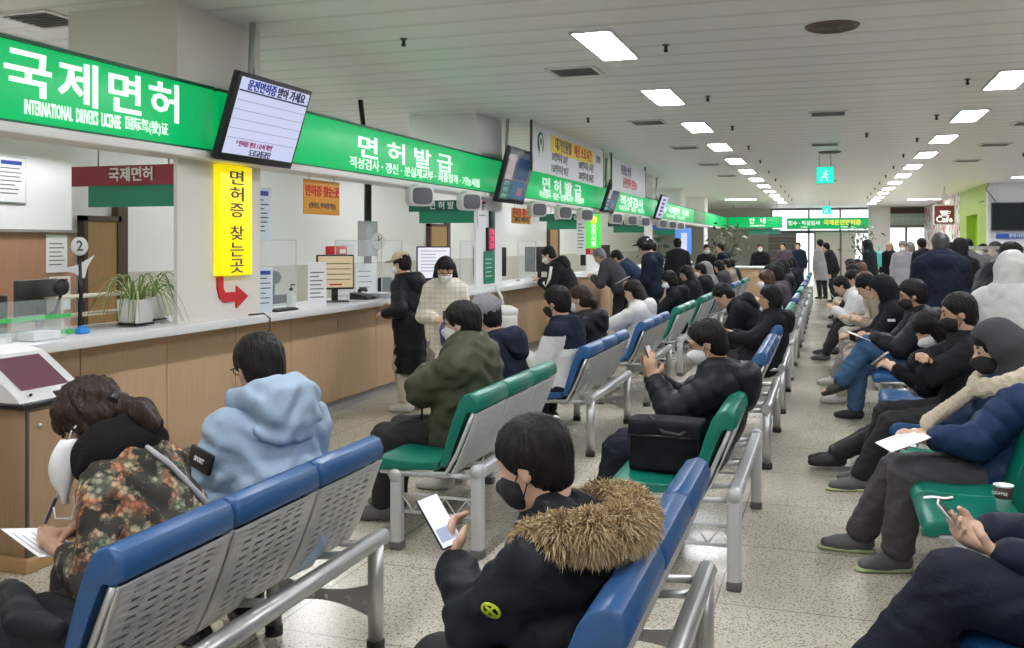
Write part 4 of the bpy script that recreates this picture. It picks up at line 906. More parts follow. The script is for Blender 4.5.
# plants far away
def tree(c, H_, label, seed, spread=.5, pot=True):
    t = thing('potted_tree', label, 'potted plant', c); r_ = random.Random(seed)
    MB().lathe([(0,0),(.16,0),(.2,.35),(.18,.36),(0,.34)], n=18).build('pot', mat('pot_brown', (.12,.08,.06), .5), t); m = MB(); m.tube([(0,0,.3),(.03,.02,H_*.5),(-.02,.0,H_*.8)], .025, 8)
    l = MB()
    for i in range(9): e = Vector((r_.uniform(-1,1)*spread*.7, r_.uniform(-1,1)*spread*.7, H_*r_.uniform(.65,1))); m.tube([(0,0,H_*.5),(e.x*.5,e.y*.5,H_*.6),e], .012, 6)
    m.build('trunk', mat('bark', (.10,.07,.05), .8), t)
    for i in range(90):
        p = Vector((r_.gauss(0,.45)*spread, r_.gauss(0,.45)*spread, H_*r_.uniform(.5,1.05))); d = Vector((r_.uniform(-1,1), r_.uniform(-1,1), r_.uniform(-.7,.5))).normalized(); s_ = d.orthogonal().normalized(); L = r_.uniform(.14,.24)
        l.add([p, p+d*L*.5+s_*L*.24, p+d*L+Vector((0,0,-.03)), p+d*L*.5-s_*L*.24, p+d*L*.5+Vector((0,0,.015))], [(0,1,4),(1,2,4),(2,3,4),(3,0,4)], i % 2, True)
    l.build('leaves', [mat('leaf_dark', (.02,.05,.015), .45), mat('leaf_mid', (.05,.10,.03), .45)], t, fixn=False)
tree((-3.05, 30.5, 0), 2.1, 'tall dark leaved potted tree beside the far left wall', 4, .7)
tree((-3.9, 22.3, .3), 1.35, 'dark leaved potted plant at the counter behind the standing people', 6, .35)
tree((1.35, 41.5, 0), 2.2, 'tall potted tree by the white pillar at the far windows', 8, .6)
# cafe corner
t = thing('cafe_sign', 'dark red square cafe sign with white cup hanging at the lime wall', 'sign', (3.2, 30.2, 2.42)); MB().b2(-.3,.3,-.06,.06,-.3,.3,0,.06).build('case', whitep, t); MB().b2(-.26,.26,-.07,-.06,-.26,.26,0,.004).build('panel', mat('cafe_red', (.12,.012,.012), .4, emit=(.16,.012,.012), es=.4), t)
text('lettering', 'Cafe', .24, sign_w, t, (0,-.075,-.14), RY, bold=.03); m = MB(); m.prism([(-.12,.12),(.12,.12),(.07,.0),(-.07,.0)], -.078, -.07); m.prism([(-.16,-.02),(.16,-.02),(.12,-.04),(-.12,-.04)], -.078, -.07); m.tube([(.1,-.074,.10),(.17,-.074,.09),(.15,-.074,.04),(.08,-.074,.03)], .012, 6); m.build('cup_mark', sign_w, t); MB().tube([(0,0,.3),(0,0,CZ-2.42)], .03, 8).b2(-.08,.08,-.08,.08,.42,.6).build('hanger', whitep, t)
t = thing('television', 'black television mounted high on the white wall at right', 'television', (4.85, 28.72, 2.32)); MB().b2(-.62,.62,-.04,.04,-.38,.38,0,.012).build('case', blackp, t); MB().b2(-.59,.59,-.045,-.04,-.34,.35).build('display', mat('tv_dark', (.01,.018,.022), .15), t); MB().b2(-.2,.2,.04,.1,-.15,.15).build('wall_mount', mdark, t); MB().tube([(-.5,.02,.38),(-.6,.03,.55),(-.75,.05,.75),(-.68,.03,.93)], .012, 6).build('cable', blackp, t)
tag(MB().b2(4.35, 5.5, 28.74, 28.79, 1.72, 1.86).build('wall_sign', mat('sign_blue', (.03,.10,.42), .5)), 'blue strip sign on the white wall below the television', 'sign')
text('lettering', '증명사진 촬영', .1, letw, bpy.data.objects['wall_sign'], (4.95, 28.735, 1.79), RY, bold=.02)
for (x, y, l) in ((3.2, 46.9, 'silver stand sign by the far glass doors'),):
    pass
# a stanchion board and a clear divider among the standing people
t = thing('door_divider', 'clear upright divider panel near the standing people at right', 'divider', (2.55, 16.5, 0)); MB().b2(-.5,.5,-.005,.005,.1,1.5).build('panel', acryl, t); MB().b2(-.5,-.47,-.02,.02,0,1.55).b2(.47,.5,-.02,.02,0,1.55).b2(-.5,.5,-.02,.02,1.5,1.55).build('frame', metal, t); MB().b2(-.52,.52,-.15,.15,0,.03).build('foot', metal, t)
t = thing('small_table', 'small light wood table beyond the standing people at right', 'table', (2.15, 15.2, 0)); MB().b2(-.4,.4,-.3,.3,.98,1.02,0,.006).build('top', wood, t); MB().b2(-.36,.36,-.26,.26,0,.98).build('body', wood, t)

# ------------------------------------------------------------------ benches (local: back at x = 0, sitters face -x, along +y)
blue_v = mat('vinyl_blue', (.019,.085,.235), .38, bump=.05, bscale=160); green_v = mat('vinyl_green', (.0,.165,.115), .38, bump=.05, bscale=160)
PADB = [(-.205,.455),(-.185,.445),(-.165,.46),(-.125,.56),(-.085,.66),(-.05,.735),(-.028,.745),(-.005,.74),(.012,.752),(.014,.79),(.0,.822),(-.03,.835),(-.07,.822),(-.10,.78),(-.135,.69),(-.17,.575)]
PADS = [(-.215,.43),(-.21,.475),(-.30,.468),(-.45,.468),(-.54,.475),(-.58,.465),(-.605,.435),(-.60,.405),(-.575,.40),(-.545,.415),(-.40,.42)]
def pad(poly, y0, y1, m, name, par):
    b = MB(); n = len(poly); c = Vector((sum(p[0] for p in poly)/n, sum(p[1] for p in poly)/n)); st = [(y0+.014,.86),(y0+.003,.965),(y0,1.0) if False else (y0+.012,1.0),(y1-.012,1.0),(y1-.003,.965),(y1-.014,.86)]
    st = [(y0,.80),(y0+.004,.93),(y0+.014,1),(y1-.014,1),(y1-.004,.93),(y1,.80)]; vs = []
    for (y, s) in st: vs += [(c.x+(p[0]-c.x)*s if s > .99 else p[0]+(c.x-p[0])*min(.25,(1-s)), y, p[1]+(c.y-p[1])*min(.25,(1-s))*.4) for p in poly]
    fs = [(i*n+k, i*n+(k+1) % n, (i+1)*n+(k+1) % n, (i+1)*n+k) for i in range(len(st)-1) for k in range(n)]+[tuple(range(n)), tuple(range((len(st)-1)*n, len(st)*n))]
    b.add(vs, fs, 0, True); o = b.build(name, m, par)
    md = o.modifiers.new('b', 'BEVEL'); md.limit_method = 'ANGLE'; md.angle_limit = R(40); md.width = .006; md.segments = 2
    return o
def panel_mesh(y0, y1, kind):
    # perforated metal sheet following the back; slots are real openings
    P = [(-.012,.735),(-.03,.69),(-.055,.62),(-.085,.55),(-.115,.48),(-.15,.42),(-.17,.40)]
    def at(u):
        u = u*(len(P)-1); i = min(int(u), len(P)-2); f = u-i; return (P[i][0]*(1-f)+P[i+1][0]*f+.012, P[i][1]*(1-f)+P[i+1][1]*f)
    cols, rows = (5, 14) if kind == 'slot' else (16, 14)
    us = [0, .05]; gap = .66 if kind == 'slot' else .45
    for r_ in range(rows): us += [.05+.88*(r_+.5-(1-gap)/2*1)/rows, .05+.88*(r_+.5+(1-gap)/2)/rows]
    us += [.95, 1.]; W = y1-y0; ys = [0, .02]; fw = .54 if kind == 'slot' else .45
    for c in range(cols): ys += [.06+(W-.12)*(c+.5-fw/2)/cols, .06+(W-.12)*(c+.5+fw/2)/cols]
    ys += [W-.02, W]; ys = sorted(ys); us = sorted(us)
    hole = lambda i, j: i >= 2 and j >= 2 and i < len(us)-2 and j < len(ys)-2 and i % 2 == 0 and j % 2 == 0
    b = MB(); nj = len(ys)
    vs = [(at(u)[0], y0+y, at(u)[1]) for u in us for y in ys]
    fs = [(i*nj+j, i*nj+j+1, (i+1)*nj+j+1, (i+1)*nj+j) for i in range(len(us)-1) for j in range(nj-1) if not hole(i, j)]
    return b.add(vs, fs, 0, True)
def bench(y0, x, kind, label, n=3, w=.5):
    t = thing('waiting_bench', label, 'bench', (x, y0, 0)); V = blue_v if kind == 'b' else green_v; L = n*w; mt = metal if kind == 'b' else metal_lt
    for k in range(n):
        a, b = k*w+.006, (k+1)*w-.006
        pad(PADB, a, b, V, 'backrest', t); pad(PADS, a, b, V, 'seat', t)
        o = panel_mesh(a, b, 'slot' if kind == 'b' else 'dots').build('back_panel', mt, t); md = o.modifiers.new('s', 'SOLIDIFY'); md.thickness = .006; md.offset = 0
        m = MB()
        for yy in (a+.012, b-.012): m.tube([(-.02,yy,.735),(-.06,yy,.64),(-.11,yy,.52),(-.17,yy,.415),(-.30,yy,.405),(-.54,yy,.405)], .012, 6)
        m.tube([(-.02,(a+b)/2,.43),(-.17,(a+b)/2,.41)], .016, 6); m.build('shell_frame', mt, t)
    z = .43
    if kind == 'b':
        MB().tube([(0,.0,z),(0,L,z)], .034, 14).build('beam', mt, t)
        for yy in (.06, L-.06):
            for xx, top in ((0, z), (-.46, .40)):
                l = MB().tube([(xx,yy,.035),(xx,yy,top)], .031, 14).build('leg', mt, t); MB().lathe([(0,0),(.036,0),(.036,.04),(0,.04)], (xx,yy,0), 14).build('foot', rubber, l)
            m = MB(); xs = [-.46+.46*i/12 for i in range(13)]; hx = [-.37,-.28,-.22,-.12,-.04]
            top = [(xx, .215+.05*((xx+.23)/.23)**2) for xx in xs]; bot = [(xx, .15-.055*((xx+.23)/.23)**2+.02) for xx in xs]
            m.prism(top+bot[::-1], yy-.006, yy+.006)
            for h_, r_ in zip(hx, (.016,.012,.012,.016,.014)): m.lathe([(0,-.008),(r_,-.008),(r_,.008),(0,.008)], (h_, yy, .185), 12, 1, axis='Y')
            m.build('cross_plate', [mt, mat('plate_hole_pale', (.62,.60,.54), .6)], t)
            MB().tube([(-.5,yy,.39),(-.02,yy,.41)], .016, 6).build('seat_arm', mt, t)
    else:
        MB().b2(-.03,.03,.0,L,z-.03,z+.03,0,.012).build('beam', mt, t)
        MB().b2(-.47,-.43,.0,L,.375,.40,0,.006).build('front_rail', mt, t)
        for yy in (.03, L-.03):
            for xx, top in ((0, z), (-.45, .38)):
                l = MB().b2(xx-.032,xx+.032,yy-.03,yy+.03,.03,top+.01,0,.014).build('leg', mt, t); MB().b2(xx-.034,xx+.034,yy-.032,yy+.032,0,.045,0,.008).build('foot', mat('foot_grey', (.12,.12,.12), .6), l)
                MB().lathe([(0,-.034),(.034,-.034),(.034,.034),(0,.034)], (xx,yy,top+.01), 14, axis='Y').build('leg_cap', mt, t)
            m = MB().tube([(-.45,yy,.29),(0,yy,.29)], .009, 6).tube([(-.45,yy,.20),(0,yy,.20)], .009, 6)
            m.tube([(-.42+.06*i, yy, .205 if i % 2 else .285) for i in range(8)], .006, 5); m.build('end_truss', mt, t)
            MB().tube([(-.5,yy,.39),(-.02,yy,.41)], .014, 6).build('seat_arm', mt, t)
    return t
PB = {'b': bench, 'g': bench}
pro = {}
def place_bench(y0, x, kind, label, w=.5):
    key = (kind, w)
    if kind == 'q': bench(y0, x, 'g', label.replace('three', 'four').replace('blue', 'green'), 4, .5)
    elif key not in pro: pro[key] = bench(y0, x, kind, label, 3, w)
    else:
        o = copy_tree(pro[key]); o.location = (x, y0, 0); o['label'] = label
XA, XB, XC = -1.69, -.41, .97
cn = {'b': 'blue', 'g': 'green', 'q': 'green'}
SEQ = {XA: [(1.94,'b'),(4.5,'g'),(6.88,'b'),(9.2,'b'),(11.45,'g'),(13.75,'g'),(16.05,'b'),(18.35,'b'),(20.65,'g')], XB: [(1.95,'b'),(4.45,'g'),(6.9,'b'),(9.2,'b'),(11.5,'g'),(13.8,'b'),(16.1,'g'),(18.4,'b'),(20.7,'b'),(23.0,'g'),(25.3,'b')], XC: [(1.87,'b'),(4.2,'g'),(6.4,'b'),(8.7,'b'),(11.0,'g'),(13.3,'b'),(15.6,'g'),(17.9,'b'),(20.2,'b'),(22.5,'g')]}
nmc = {XA: 'left', XB: 'middle', XC: 'right'}
for x, seq in SEQ.items():
    for k, (y, c) in enumerate(seq):
        place_bench(y, x, c, '%s three-seat waiting bench, %s from the camera in the %s line' % (cn[c], ORD[k], nmc[x]), .5 if (k == 0 or c == 'b') else .495)
# ================================================================== PEOPLE
def floral():
    m = mat('floral_cloth', (.03,.028,.02), .8, bump=.2, bscale=18); N, L, b = nodes(m)
    tc = N.new('ShaderNodeTexCoord'); n = N.new('ShaderNodeTexNoise'); n.inputs['Scale'].default_value = 15; n.inputs['Detail'].default_value = 6; n.inputs['Roughness'].default_value = .65; L.new(tc.outputs['Object'], n.inputs['Vector'])
    v = N.new('ShaderNodeTexVoronoi'); v.inputs['Scale'].default_value = 55; L.new(tc.outputs['Object'], v.inputs['Vector'])
    c = N.new('ShaderNodeTexNoise'); c.inputs['Scale'].default_value = 9; c.inputs['Detail'].default_value = 1; L.new(tc.outputs['Object'], c.inputs['Vector'])
    cr = ramp(N, [(.3, (.42,.40,.25)), (.42, (.45,.14,.06)), (.52, (.50,.36,.22)), (.6, (.16,.24,.15)), (.72, (.55,.45,.36))]); L.new(c.outputs['Fac'], cr.inputs[0])
    msk = ramp(N, [(.475, (0,0,0)), (.53, (1,1,1))]); L.new(n.outputs['Fac'], msk.inputs[0])
    sp = ramp(N, [(.3, (1,1,1)), (.62, (.25,.25,.25))]); L.new(v.outputs['Distance'], sp.inputs[0])
    mu = N.new('ShaderNodeMath'); mu.operation = 'MULTIPLY'; L.new(msk.outputs[0], mu.inputs[0]); L.new(sp.outputs[0], mu.inputs[1])
    x = N.new('ShaderNodeMix'); x.data_type = 'RGBA'; L.new(mu.outputs[0], x.inputs[0]); x.inputs[6].default_value = (.022,.02,.014,1); L.new(cr.outputs[0], x.inputs[7]); L.new(x.outputs[2], b.inputs['Base Color']); return m
def plaid():
    m = mat('plaid_cream', (.7,.66,.56), .85); N, L, b = nodes(m); tc = N.new('ShaderNodeTexCoord'); sx = N.new('ShaderNodeSeparateXYZ'); L.new(tc.outputs['Object'], sx.inputs[0]); o = []
    for ax in 'YZ':
        w = N.new('ShaderNodeMath'); w.operation = 'PINGPONG'; w.inputs[1].default_value = .023; L.new(sx.outputs[ax], w.inputs[0]); l = N.new('ShaderNodeMath'); l.operation = 'LESS_THAN'; l.inputs[1].default_value = .0032; L.new(w.outputs[0], l.inputs[0]); o.append(l)
    a = N.new('ShaderNodeMath'); a.operation = 'ADD'; L.new(o[0].outputs[0], a.inputs[0]); L.new(o[1].outputs[0], a.inputs[1]); r = ramp(N, [(0, (.72,.69,.60)), (.5, (.60,.56,.48)), (1, (.52,.48,.42))]); L.new(a.outputs[0], r.inputs[0]); L.new(r.outputs[0], b.inputs['Base Color']); return m
jblack = cloth('coat_black', (.013,.013,.016)); jblack2 = cloth('puffer_black', (.014,.015,.019), .5, .3, 10); jnavy = cloth('coat_navy', (.012,.016,.032)); jnavyp = cloth('puffer_navy', (.016,.035,.095), .45, .3, 10)
jblue = cloth('puffer_light_blue', (.34,.45,.58), .5, .35, 9); jolive = cloth('jacket_olive', (.062,.068,.042), .6, .35, 9); jwhite = cloth('puffer_white', (.66,.66,.66), .6); jcream = cloth('cloth_cream', (.62,.55,.42), .9, .6, 60)
jgrey = cloth('cloth_grey', (.22,.21,.21)); jgreyd = cloth('hoodie_charcoal', (.06,.058,.065), .85, .2, 60); jpurp = cloth('cloth_dull_purple', (.09,.07,.09)); jtaupe = cloth('cloth_taupe', (.30,.25,.20)); jbeige = cloth('cloth_beige', (.48,.42,.32)); jpale = cloth('puffer_pale_grey', (.58,.585,.57), .55, .3, 10); jeans = cloth('denim_blue', (.055,.12,.235), .8, .3, 60); jeansd = cloth('denim_grey', (.10,.12,.15), .8)
tgrey = cloth('trousers_grey', (.075,.07,.078)); tblack = MATS.get('trouser_black') or mat('trouser_black', (.012,.012,.014), .8, bump=.2, bscale=14); tnavy = cloth('trousers_navy', (.014,.018,.03)); tbeige = cloth('trousers_beige', (.5,.46,.38))
shoe_w = mat('shoe_white', (.62,.62,.60), .5); shoe_g = mat('shoe_grey', (.10,.10,.105), .6); sole_w = mat('sole_white', (.7,.7,.66), .5); sole_g = mat('sole_green', (.35,.42,.22), .5)
W180 = R(180)
# --- left line, front bench: woman filling in a form
P = person('person in floral jacket and black scarf writing on a form, front blue bench', (-1.97, 2.45), R(182), dict(h=.0085, bh=.75, hip=.495, male=False, skin=1, lean=-3, lean2=31, neck=50, pitch=34, s=.97, hair='bun', hairm=HAIRD, hamp=.008, hv=.012, jacket=floral(), puff=.028, collar=.02, wrink=.008, eyes=True,
    hL=(.22, .15, .665), hR=(.27, .02, .70), aL=(.8,-.3,.1), aR=(.6,.6,-.2), nL=(-.1,-.3,1), curl=.5, trousers=tblack, tpuff=.035, fL=(.62,.22,0), kL=(1,.5,.7), fR=(.5,-.2,0)))
I = INFO[P.name]; hp = I['hp']
A = SDF(); N_ = I['N']
for i in range(12):
    a0, a1 = 2*pi*i/12, 2*pi*(i+1)/12; u = I['up']; f_ = lambda a: N_+u*.015+I['tf']*(.085*cos(a)+.01)+I['lat']*.088*sin(a)
    A.cap(f_(a0), f_(a1), .052, k=.03); A.cap(f_(a0)+u*.05, f_(a1)+u*.05, .04, k=.03)
A.chain([N_+I['tf']*.09, N_+I['tf']*.11-u*.15, N_+I['tf']*.10-u*.24], [.06,.06,.05], k=.03)
vs, fs = A.mesh(.01, lambda p: .006*np.sin(p[:, 0]*60+p[:, 2]*35)*np.sin(p[:, 1]*50)); npmesh('scarf', vs, fs, cloth('scarf_black', (.012,.011,.012), .9, .4, 90), P)
# a white mask hanging from one ear
e0 = hp(-.005, .085, -.02); m = MB(); nz = 9; ny = 5
gx = V3(.80, .60, .0); hang = V3(.10, -.02, -.99)
for i in range(nz):
    for j in range(ny):
        t_ = i/(nz-1); w_ = (.012+.027*sin(pi*min(t_*1.1+.10, 1))**.7)
        m.v.append(tuple(e0+V3(.0,.016,-.022)+hang*(.205*t_)+gx*(w_*(j/(ny-1)-.35)*2)+V3(0, .014*sin(pi*t_)+.010*sin(pi*j/(ny-1)), 0)))
m.f = [(i*ny+j, i*ny+j+1, (i+1)*ny+j+1, (i+1)*ny+j) for i in range(nz-1) for j in range(ny-1)]; m.mi = [0]*len(m.f); m.sm = [True]*len(m.f)
fm = m.build('face_mask', MASKW, P); md = fm.modifiers.new('s', 'SOLIDIFY'); md.thickness = .003
bt = e0+hang*.205+V3(.01,.015,-.03)
MB().tube([e0+V3(-.02,.002,.03), e0+V3(.005,.01,.0), e0+V3(.012,.014,-.03)], .003, 6).tube([bt+gx*.03, bt+gx*.025+V3(0,0,-.035), bt-gx*.02+V3(0,0,-.04), bt-gx*.03, bt-gx*.025+V3(0,0,.03)], .003, 6).build('ear_loop', MASKW, fm)
MB().tube([hp(-.135,.035,.0), hp(-.13,.0,.02), hp(-.135,-.035,.0)], .017, 8).build('hair_clip', blackp, P)
sp_ = []
for p in (I['C']+I['tf']*.10+I['lat']*.09, I['C']+I['up']*.12+I['lat']*.10, I['C']-I['tf']*.12+I['lat']*.06+I['up']*.08, I['C']-I['tf']*.25+I['lat']*.02-I['up']*.05, I['C']-I['tf']*.25-I['lat']*.04-I['up']*.18, I['C']-I['tf']*.25-I['lat']*.10-I['up']*.28): sp_.append(snap(P, p, .006)[0])
MB().tube(sp_, .0095, 8).build('shoulder_strap', mat('strap_silver', (.35,.35,.36), .5), P)
w = world(P, I['wr'][1])
t = thing('form_paper', 'white printed form held by the person in the floral jacket', 'paper', world(P, (.335, .105, .675))); t.rotation_euler = (R(14), R(-14), R(166))
MB().b2(-.105,.105,-.085,.085,-.001,.001).build('sheet', paper, t); m = MB()
for i in range(6): m.b2(-.09, .07-.02*(i%3), .065-.022*i, .069-.022*i, .001, .0016)
m.b2(-.09,.0,-.07,-.04,.001,.0016); m.build('print', mat('ink_pale', (.35,.36,.38), .8), t)
rw = I['wr'][-1]
t = thing('pen', 'dark pen in the hand of the person in the floral jacket', 'pen', world(P, (.36, .09, .70))); t.rotation_euler = (0, 0, P.rotation_euler.z)
MB().tube([(0,0,0),(-.03,.005,.05),(-.08,.02,.13)], [.0015,.005,.005], 8).build('barrel', navy_i, t); MB().tube([(-.072,.018,.117),(-.085,.021,.138)], .0058, 8).build('cap', metal, t)

t = thing('folded_coat', 'black folded coat lying on the blue seat beside the person in the floral jacket', 'coat', (-2.06, 2.06, .470)); t.rotation_euler = (0, 0, R(8))
def soft_box(d, seed, n=10, puff=.02):
    bm = bmesh.new(); bmesh.ops.create_cube(bm, size=1); bmesh.ops.subdivide_edges(bm, edges=bm.edges[:], cuts=n, use_grid_fill=True); vs = []
    for v in bm.verts:
        c = v.co*2; r = Vector((c.x*sqrt(max(0,1-c.y*c.y*.09-c.z*c.z*.09)), c.y*sqrt(max(0,1-c.x*c.x*.09-c.z*c.z*.09)), c.z*sqrt(max(0,1-c.x*c.x*.06-c.y*c.y*.06))))
        p = Vector((r.x*d[0]/2, r.y*d[1]/2, (r.z+1)*d[2]/2)); k = puff*.5*(sin(p.x*40+seed)*cos(p.z*31)+sin(p.y*37+p.z*23)); vs.append(p+Vector((0, 1 if c.y > 0 else -1, 0))*k*.5)
    fs = [[v.index for v in f.verts] for f in bm.faces]; bm.free(); return vs, fs
A = SDF(); A.chain([(-.2,-.06,.05),(-.02,-.09,.06),(.18,-.05,.06)], [.06,.075,.07], k=.05); A.chain([(-.21,.08,.05),(0,.05,.06),(.17,.08,.05)], [.06,.075,.06], k=.05); A.chain([(-.2,.0,.05),(.18,.02,.05)], [.06,.06], k=.05); A.half((0,0,.004), (0,0,-1))
wv = lambda p: .006*np.sin(p[:, 0]*38+4*np.sin(p[:, 1]*22))*np.cos(p[:, 1]*33+p[:, 0]*10)
vs, fs = A.mesh(.01, wv); npmesh('body', vs, fs, jblack, t)
A = SDF(); A.chain([(-.17,.10,.12),(-.06,.0,.135),(.03,-.09,.125),(.13,-.10,.115)], [.04,.048,.046,.036], k=.03); vs, fs = A.mesh(.009, wv); npmesh('sleeve', vs, fs, jblack2, t)
# --- light blue puffer
P = person('person in light blue puffer jacket on the front blue bench, seen from behind', (-1.95, 3.08), R(152), dict(h=.009, s=.96, lean=6, lean2=10, neck=16, pitch=14, jacket=jblue, puff=.055, rib=(.012,.075,0), hood='down', hoodw=1.0, hoodz=.03, glasses=True, hv=.006, hamp=.0025, hairline=.065, wrink=.008,
    hL=(.30,.12,.70), hR=(.30,-.06,.70), tpuff=.02))
I = INFO[P.name]; ax = I['el'][1]-I['sh'][1]; q, n = snap(P, I['sh'][1]+ax*.22+V3(-.06,.3,.02), .002)
pc = MB().box((0,0,0), (.13,.075,.016), None, 0, .006).build('sleeve_patch', blackp, P); stick(pc, q, n, tuple(-ax)); text('lettering', 'SPORT', .03, letw, pc, (.0,0,.0085), (0,0,0), bold=.03, fit=(.055,.018))
# --- olive jacket
P = person('person in olive green jacket with crossed arms on the left green bench', (-2.0, 5.08), R(182), dict(h=.010, s=.97, w=1.16, lean=-13, lean2=-2, pitch=6, jacket=jolive, puff=.075, collar=.075, wrink=.008, mask=MASKW, glasses=True, hv=.006, hairline=.06, skin=2,
    hL=(.21,-.09,.85), hR=(.21,.06,.84), aL=(-.9,-.3,-.1), aR=(-.9,.1,-.2), curl=.9, pL=(.2,.9,-.5), pR=(.2,-.9,-.5), tpuff=.02, trousers=tblack, shoe=shoe_g, fL=(.44,.1,0), fR=(.46,-.12,0)))
MB().tube([INFO[P.name]['H']+V3(.21,.05,.22), INFO[P.name]['H']+V3(.19,.12,.13), INFO[P.name]['H']+V3(.2,.1,.02)], .006, 6).build('drawstring', jblack, P)
# --- grey beanie beside
P = person('person in grey knitted beanie and dark hooded jacket beside the olive jacket', (-1.93, 5.78), R(176), dict(h=.011, lean=8, lean2=16, pitch=14, s=.98, jacket=jnavy, puff=.045, hood='down', hat=('beanie', cloth('knit_grey', (.22,.22,.24), .9)), mask=MASKW, shoe=shoe_w))
# --- navy and white jacket
def paint_nw(c):   # white lower sleeves and hem
    return np.where((c[:, 2] < .80) | ((np.abs(c[:, 1]) > .17) & (c[:, 2] < .90)), 1, 0)
P = person('person in navy and white fleece jacket with black mask, left blue bench', (-1.93, 7.12), R(168), dict(h=.010, lean=-4, lean2=6, pitch=12, s=.97, jacket=[cloth('fleece_navy', (.013,.018,.035), .9), cloth('fleece_white', (.62,.62,.62), .9)], paint=paint_nw, puff=.045, collar=.06, mask=MASKB, hamp=.003, hv=.006, skin=0, hL=(.3,.1,.72), hR=(.3,-.06,.7), tpuff=.03, trousers=tblack))
P = person('person in black puffer with tied brown hair and white mask, left blue bench', (-1.95, 8.08), R(176), dict(h=.011, male=False, s=.93, lean=2, lean2=10, pitch=10, hair='tied', hairm=HAIRD, jacket=jblack2, puff=.05, rib=(.010,.09,0), hood='down', mask=MASKW))
P = person('person in white puffer with long dark hair leaning forward, left blue bench', (-1.93, 10.25), R(176), dict(h=.012, male=False, s=.95, hip=.48, lean=-10, lean2=10, neck=24, pitch=18, hair='long', hlen=.34, jacket=jwhite, puff=.055, rib=(.010,.10,0), hood='down', hoodw=.8, hL=(.46,.1,.66), hR=(.46,-.06,.66), trousers=jwhite, shoe=shoe_w))
P = person('person with white mask holding up a white sheet, left green bench', (-1.90, 12.65), R(184), dict(h=.013, s=.95, lean=-2, lean2=8, pitch=26, jacket=jblack, puff=.045, hood='down', mask=MASKW, hair='bob', hL=(.42,.1,.76), hR=(.42,-.08,.74)))
sheet('form_paper', 'white sheet held by the masked person on the left green bench', 'paper', world(P, (.52, .02, .82)), .21, .28, (R(-35), 0, R(80)), 5)
# --- middle line: man with phone
P = person('person in black puffer and white mask looking at a phone, middle green bench', (-.66, 5.2), R(183), dict(h=.0085, bh=.75, hip=.475, lean=-25, lean2=-6, neck=22, pitch=20, s=.96, jacket=jblack2, puff=.055, rib=(.011,.075,0), hood='down', hoodw=1.05, hv=.002, hairline=.075, hamp=.002, mask=MASKW, eyes=True, glasses=False, skin=1, collar=.06,
    hL=(.24,.06,.86), hR=(.27,-.05,.87), aL=(.25,-.2,.9), aR=(.2,.25,.95), nL=(-.3,-.8,.1), nR=(-.3,.8,.1), pL=(-.2,.7,-.8), curl=.25, tpuff=.035, trousers=tnavy, fL=(.50,.12,0), fR=(.56,-.14,0)))
t = thing('smartphone', 'smartphone in a reddish case held by the masked person on the middle green bench', 'phone', (0,0,0)); I = INFO[P.name]; orient(t, (world(P, I['wr'][1])+world(P, I['wr'][-1]))/2+Vector((-.012,0,.10)), (-1,.15,-.35), (-.35,0,1))
MB().b2(-.036,.036,0,.010,-.075,.075,0,.008).build('case', mat('phone_case_red', (.14,.035,.03), .5), t); MB().b2(-.033,.033,.010,.0115,-.07,.07).build('display', mat('phone_lit', (.4,.42,.45), .2, emit=(.5,.53,.58), es=.5), t)
t = thing('shoulder_bag', 'black soft bag standing on the green seat beside the phone user', 'bag', (-.76, 4.74, .475)); t.rotation_euler = (0, 0, R(-2))
vs, fs = soft_box((.38,.19,.255), 1, 10, .03); MB().add(vs, fs, 0, True).build('body', cloth('bag_black', (.012,.013,.017), .7, .3, 30), t)
MB().tube([(-.17,-.10,.175),(0,-.105,.18),(.17,-.10,.175)], .006, 6).tube([(-.17,-.098,.05),(-.17,-.10,.175)], .004, 5).tube([(.17,-.098,.05),(.17,-.10,.175)], .004, 5).build('pocket_seam', blackp, t)
MB().tube([(-.10,0,.245),(-.08,-.05,.262),(0,-.105,.20),(.08,-.105,.19),(.14,-.06,.225),(.15,0,.24)], .011, 8).build('handle', mat('handle_black', (.02,.02,.022), .5), t)
# --- boy with fur hood in the foreground
P = person('person in black parka with brown fur hood trim holding a phone, nearest the camera', (-.675, 2.36), R(174), dict(h=.0075, bh=.75, hip=.445, lean=-15, lean2=6, neck=26, pitch=18, yaw=0, s=.93, w=1.06, jacket=cloth('parka_black', (.012,.014,.018), .55, .35, 9), puff=.052, collar=.0, hood='down', hoodw=.78, hoodz=-.075, mask=MASKB, hv=.006, hamp=.0035, hairline=.058, hslope=1.2, nape=.9, skin=0,
    wrink=.009, hL=(.30,-.03,.73), hR=(.24,-.16,.62), aL=(.4,-.35,.85), nL=(-.6,-.6,.2), cL=.7, pL=(.35,.35,-1), fL=(.66,.12,0), fR=(.62,-.14,0), tpuff=.02, trousers=tblack))
I = INFO[P.name]; b0 = I['N']-I['tf']*.045-I['up']*.045
r_ = random.Random(11); m = MB(); ring = []
an_ = [R(k) for k in (40, 65, 95, 125, 152, 180, 208, 235, 265, 295, 320)]
fpts = [I['tf']*cos(q)*.155+I['lat']*sin(q)*.185+I['up']*(.035-.055*max(0, cos(q))**1.2+.02*abs(sin(q))) for q in an_]
fpts = [b0+p*.90 for p in fpts]
A = SDF(); A.chain(fpts, [.024,.030,.035,.038,.040,.040,.040,.038,.035,.030,.024], k=.03); vs, fs = A.mesh(.009)
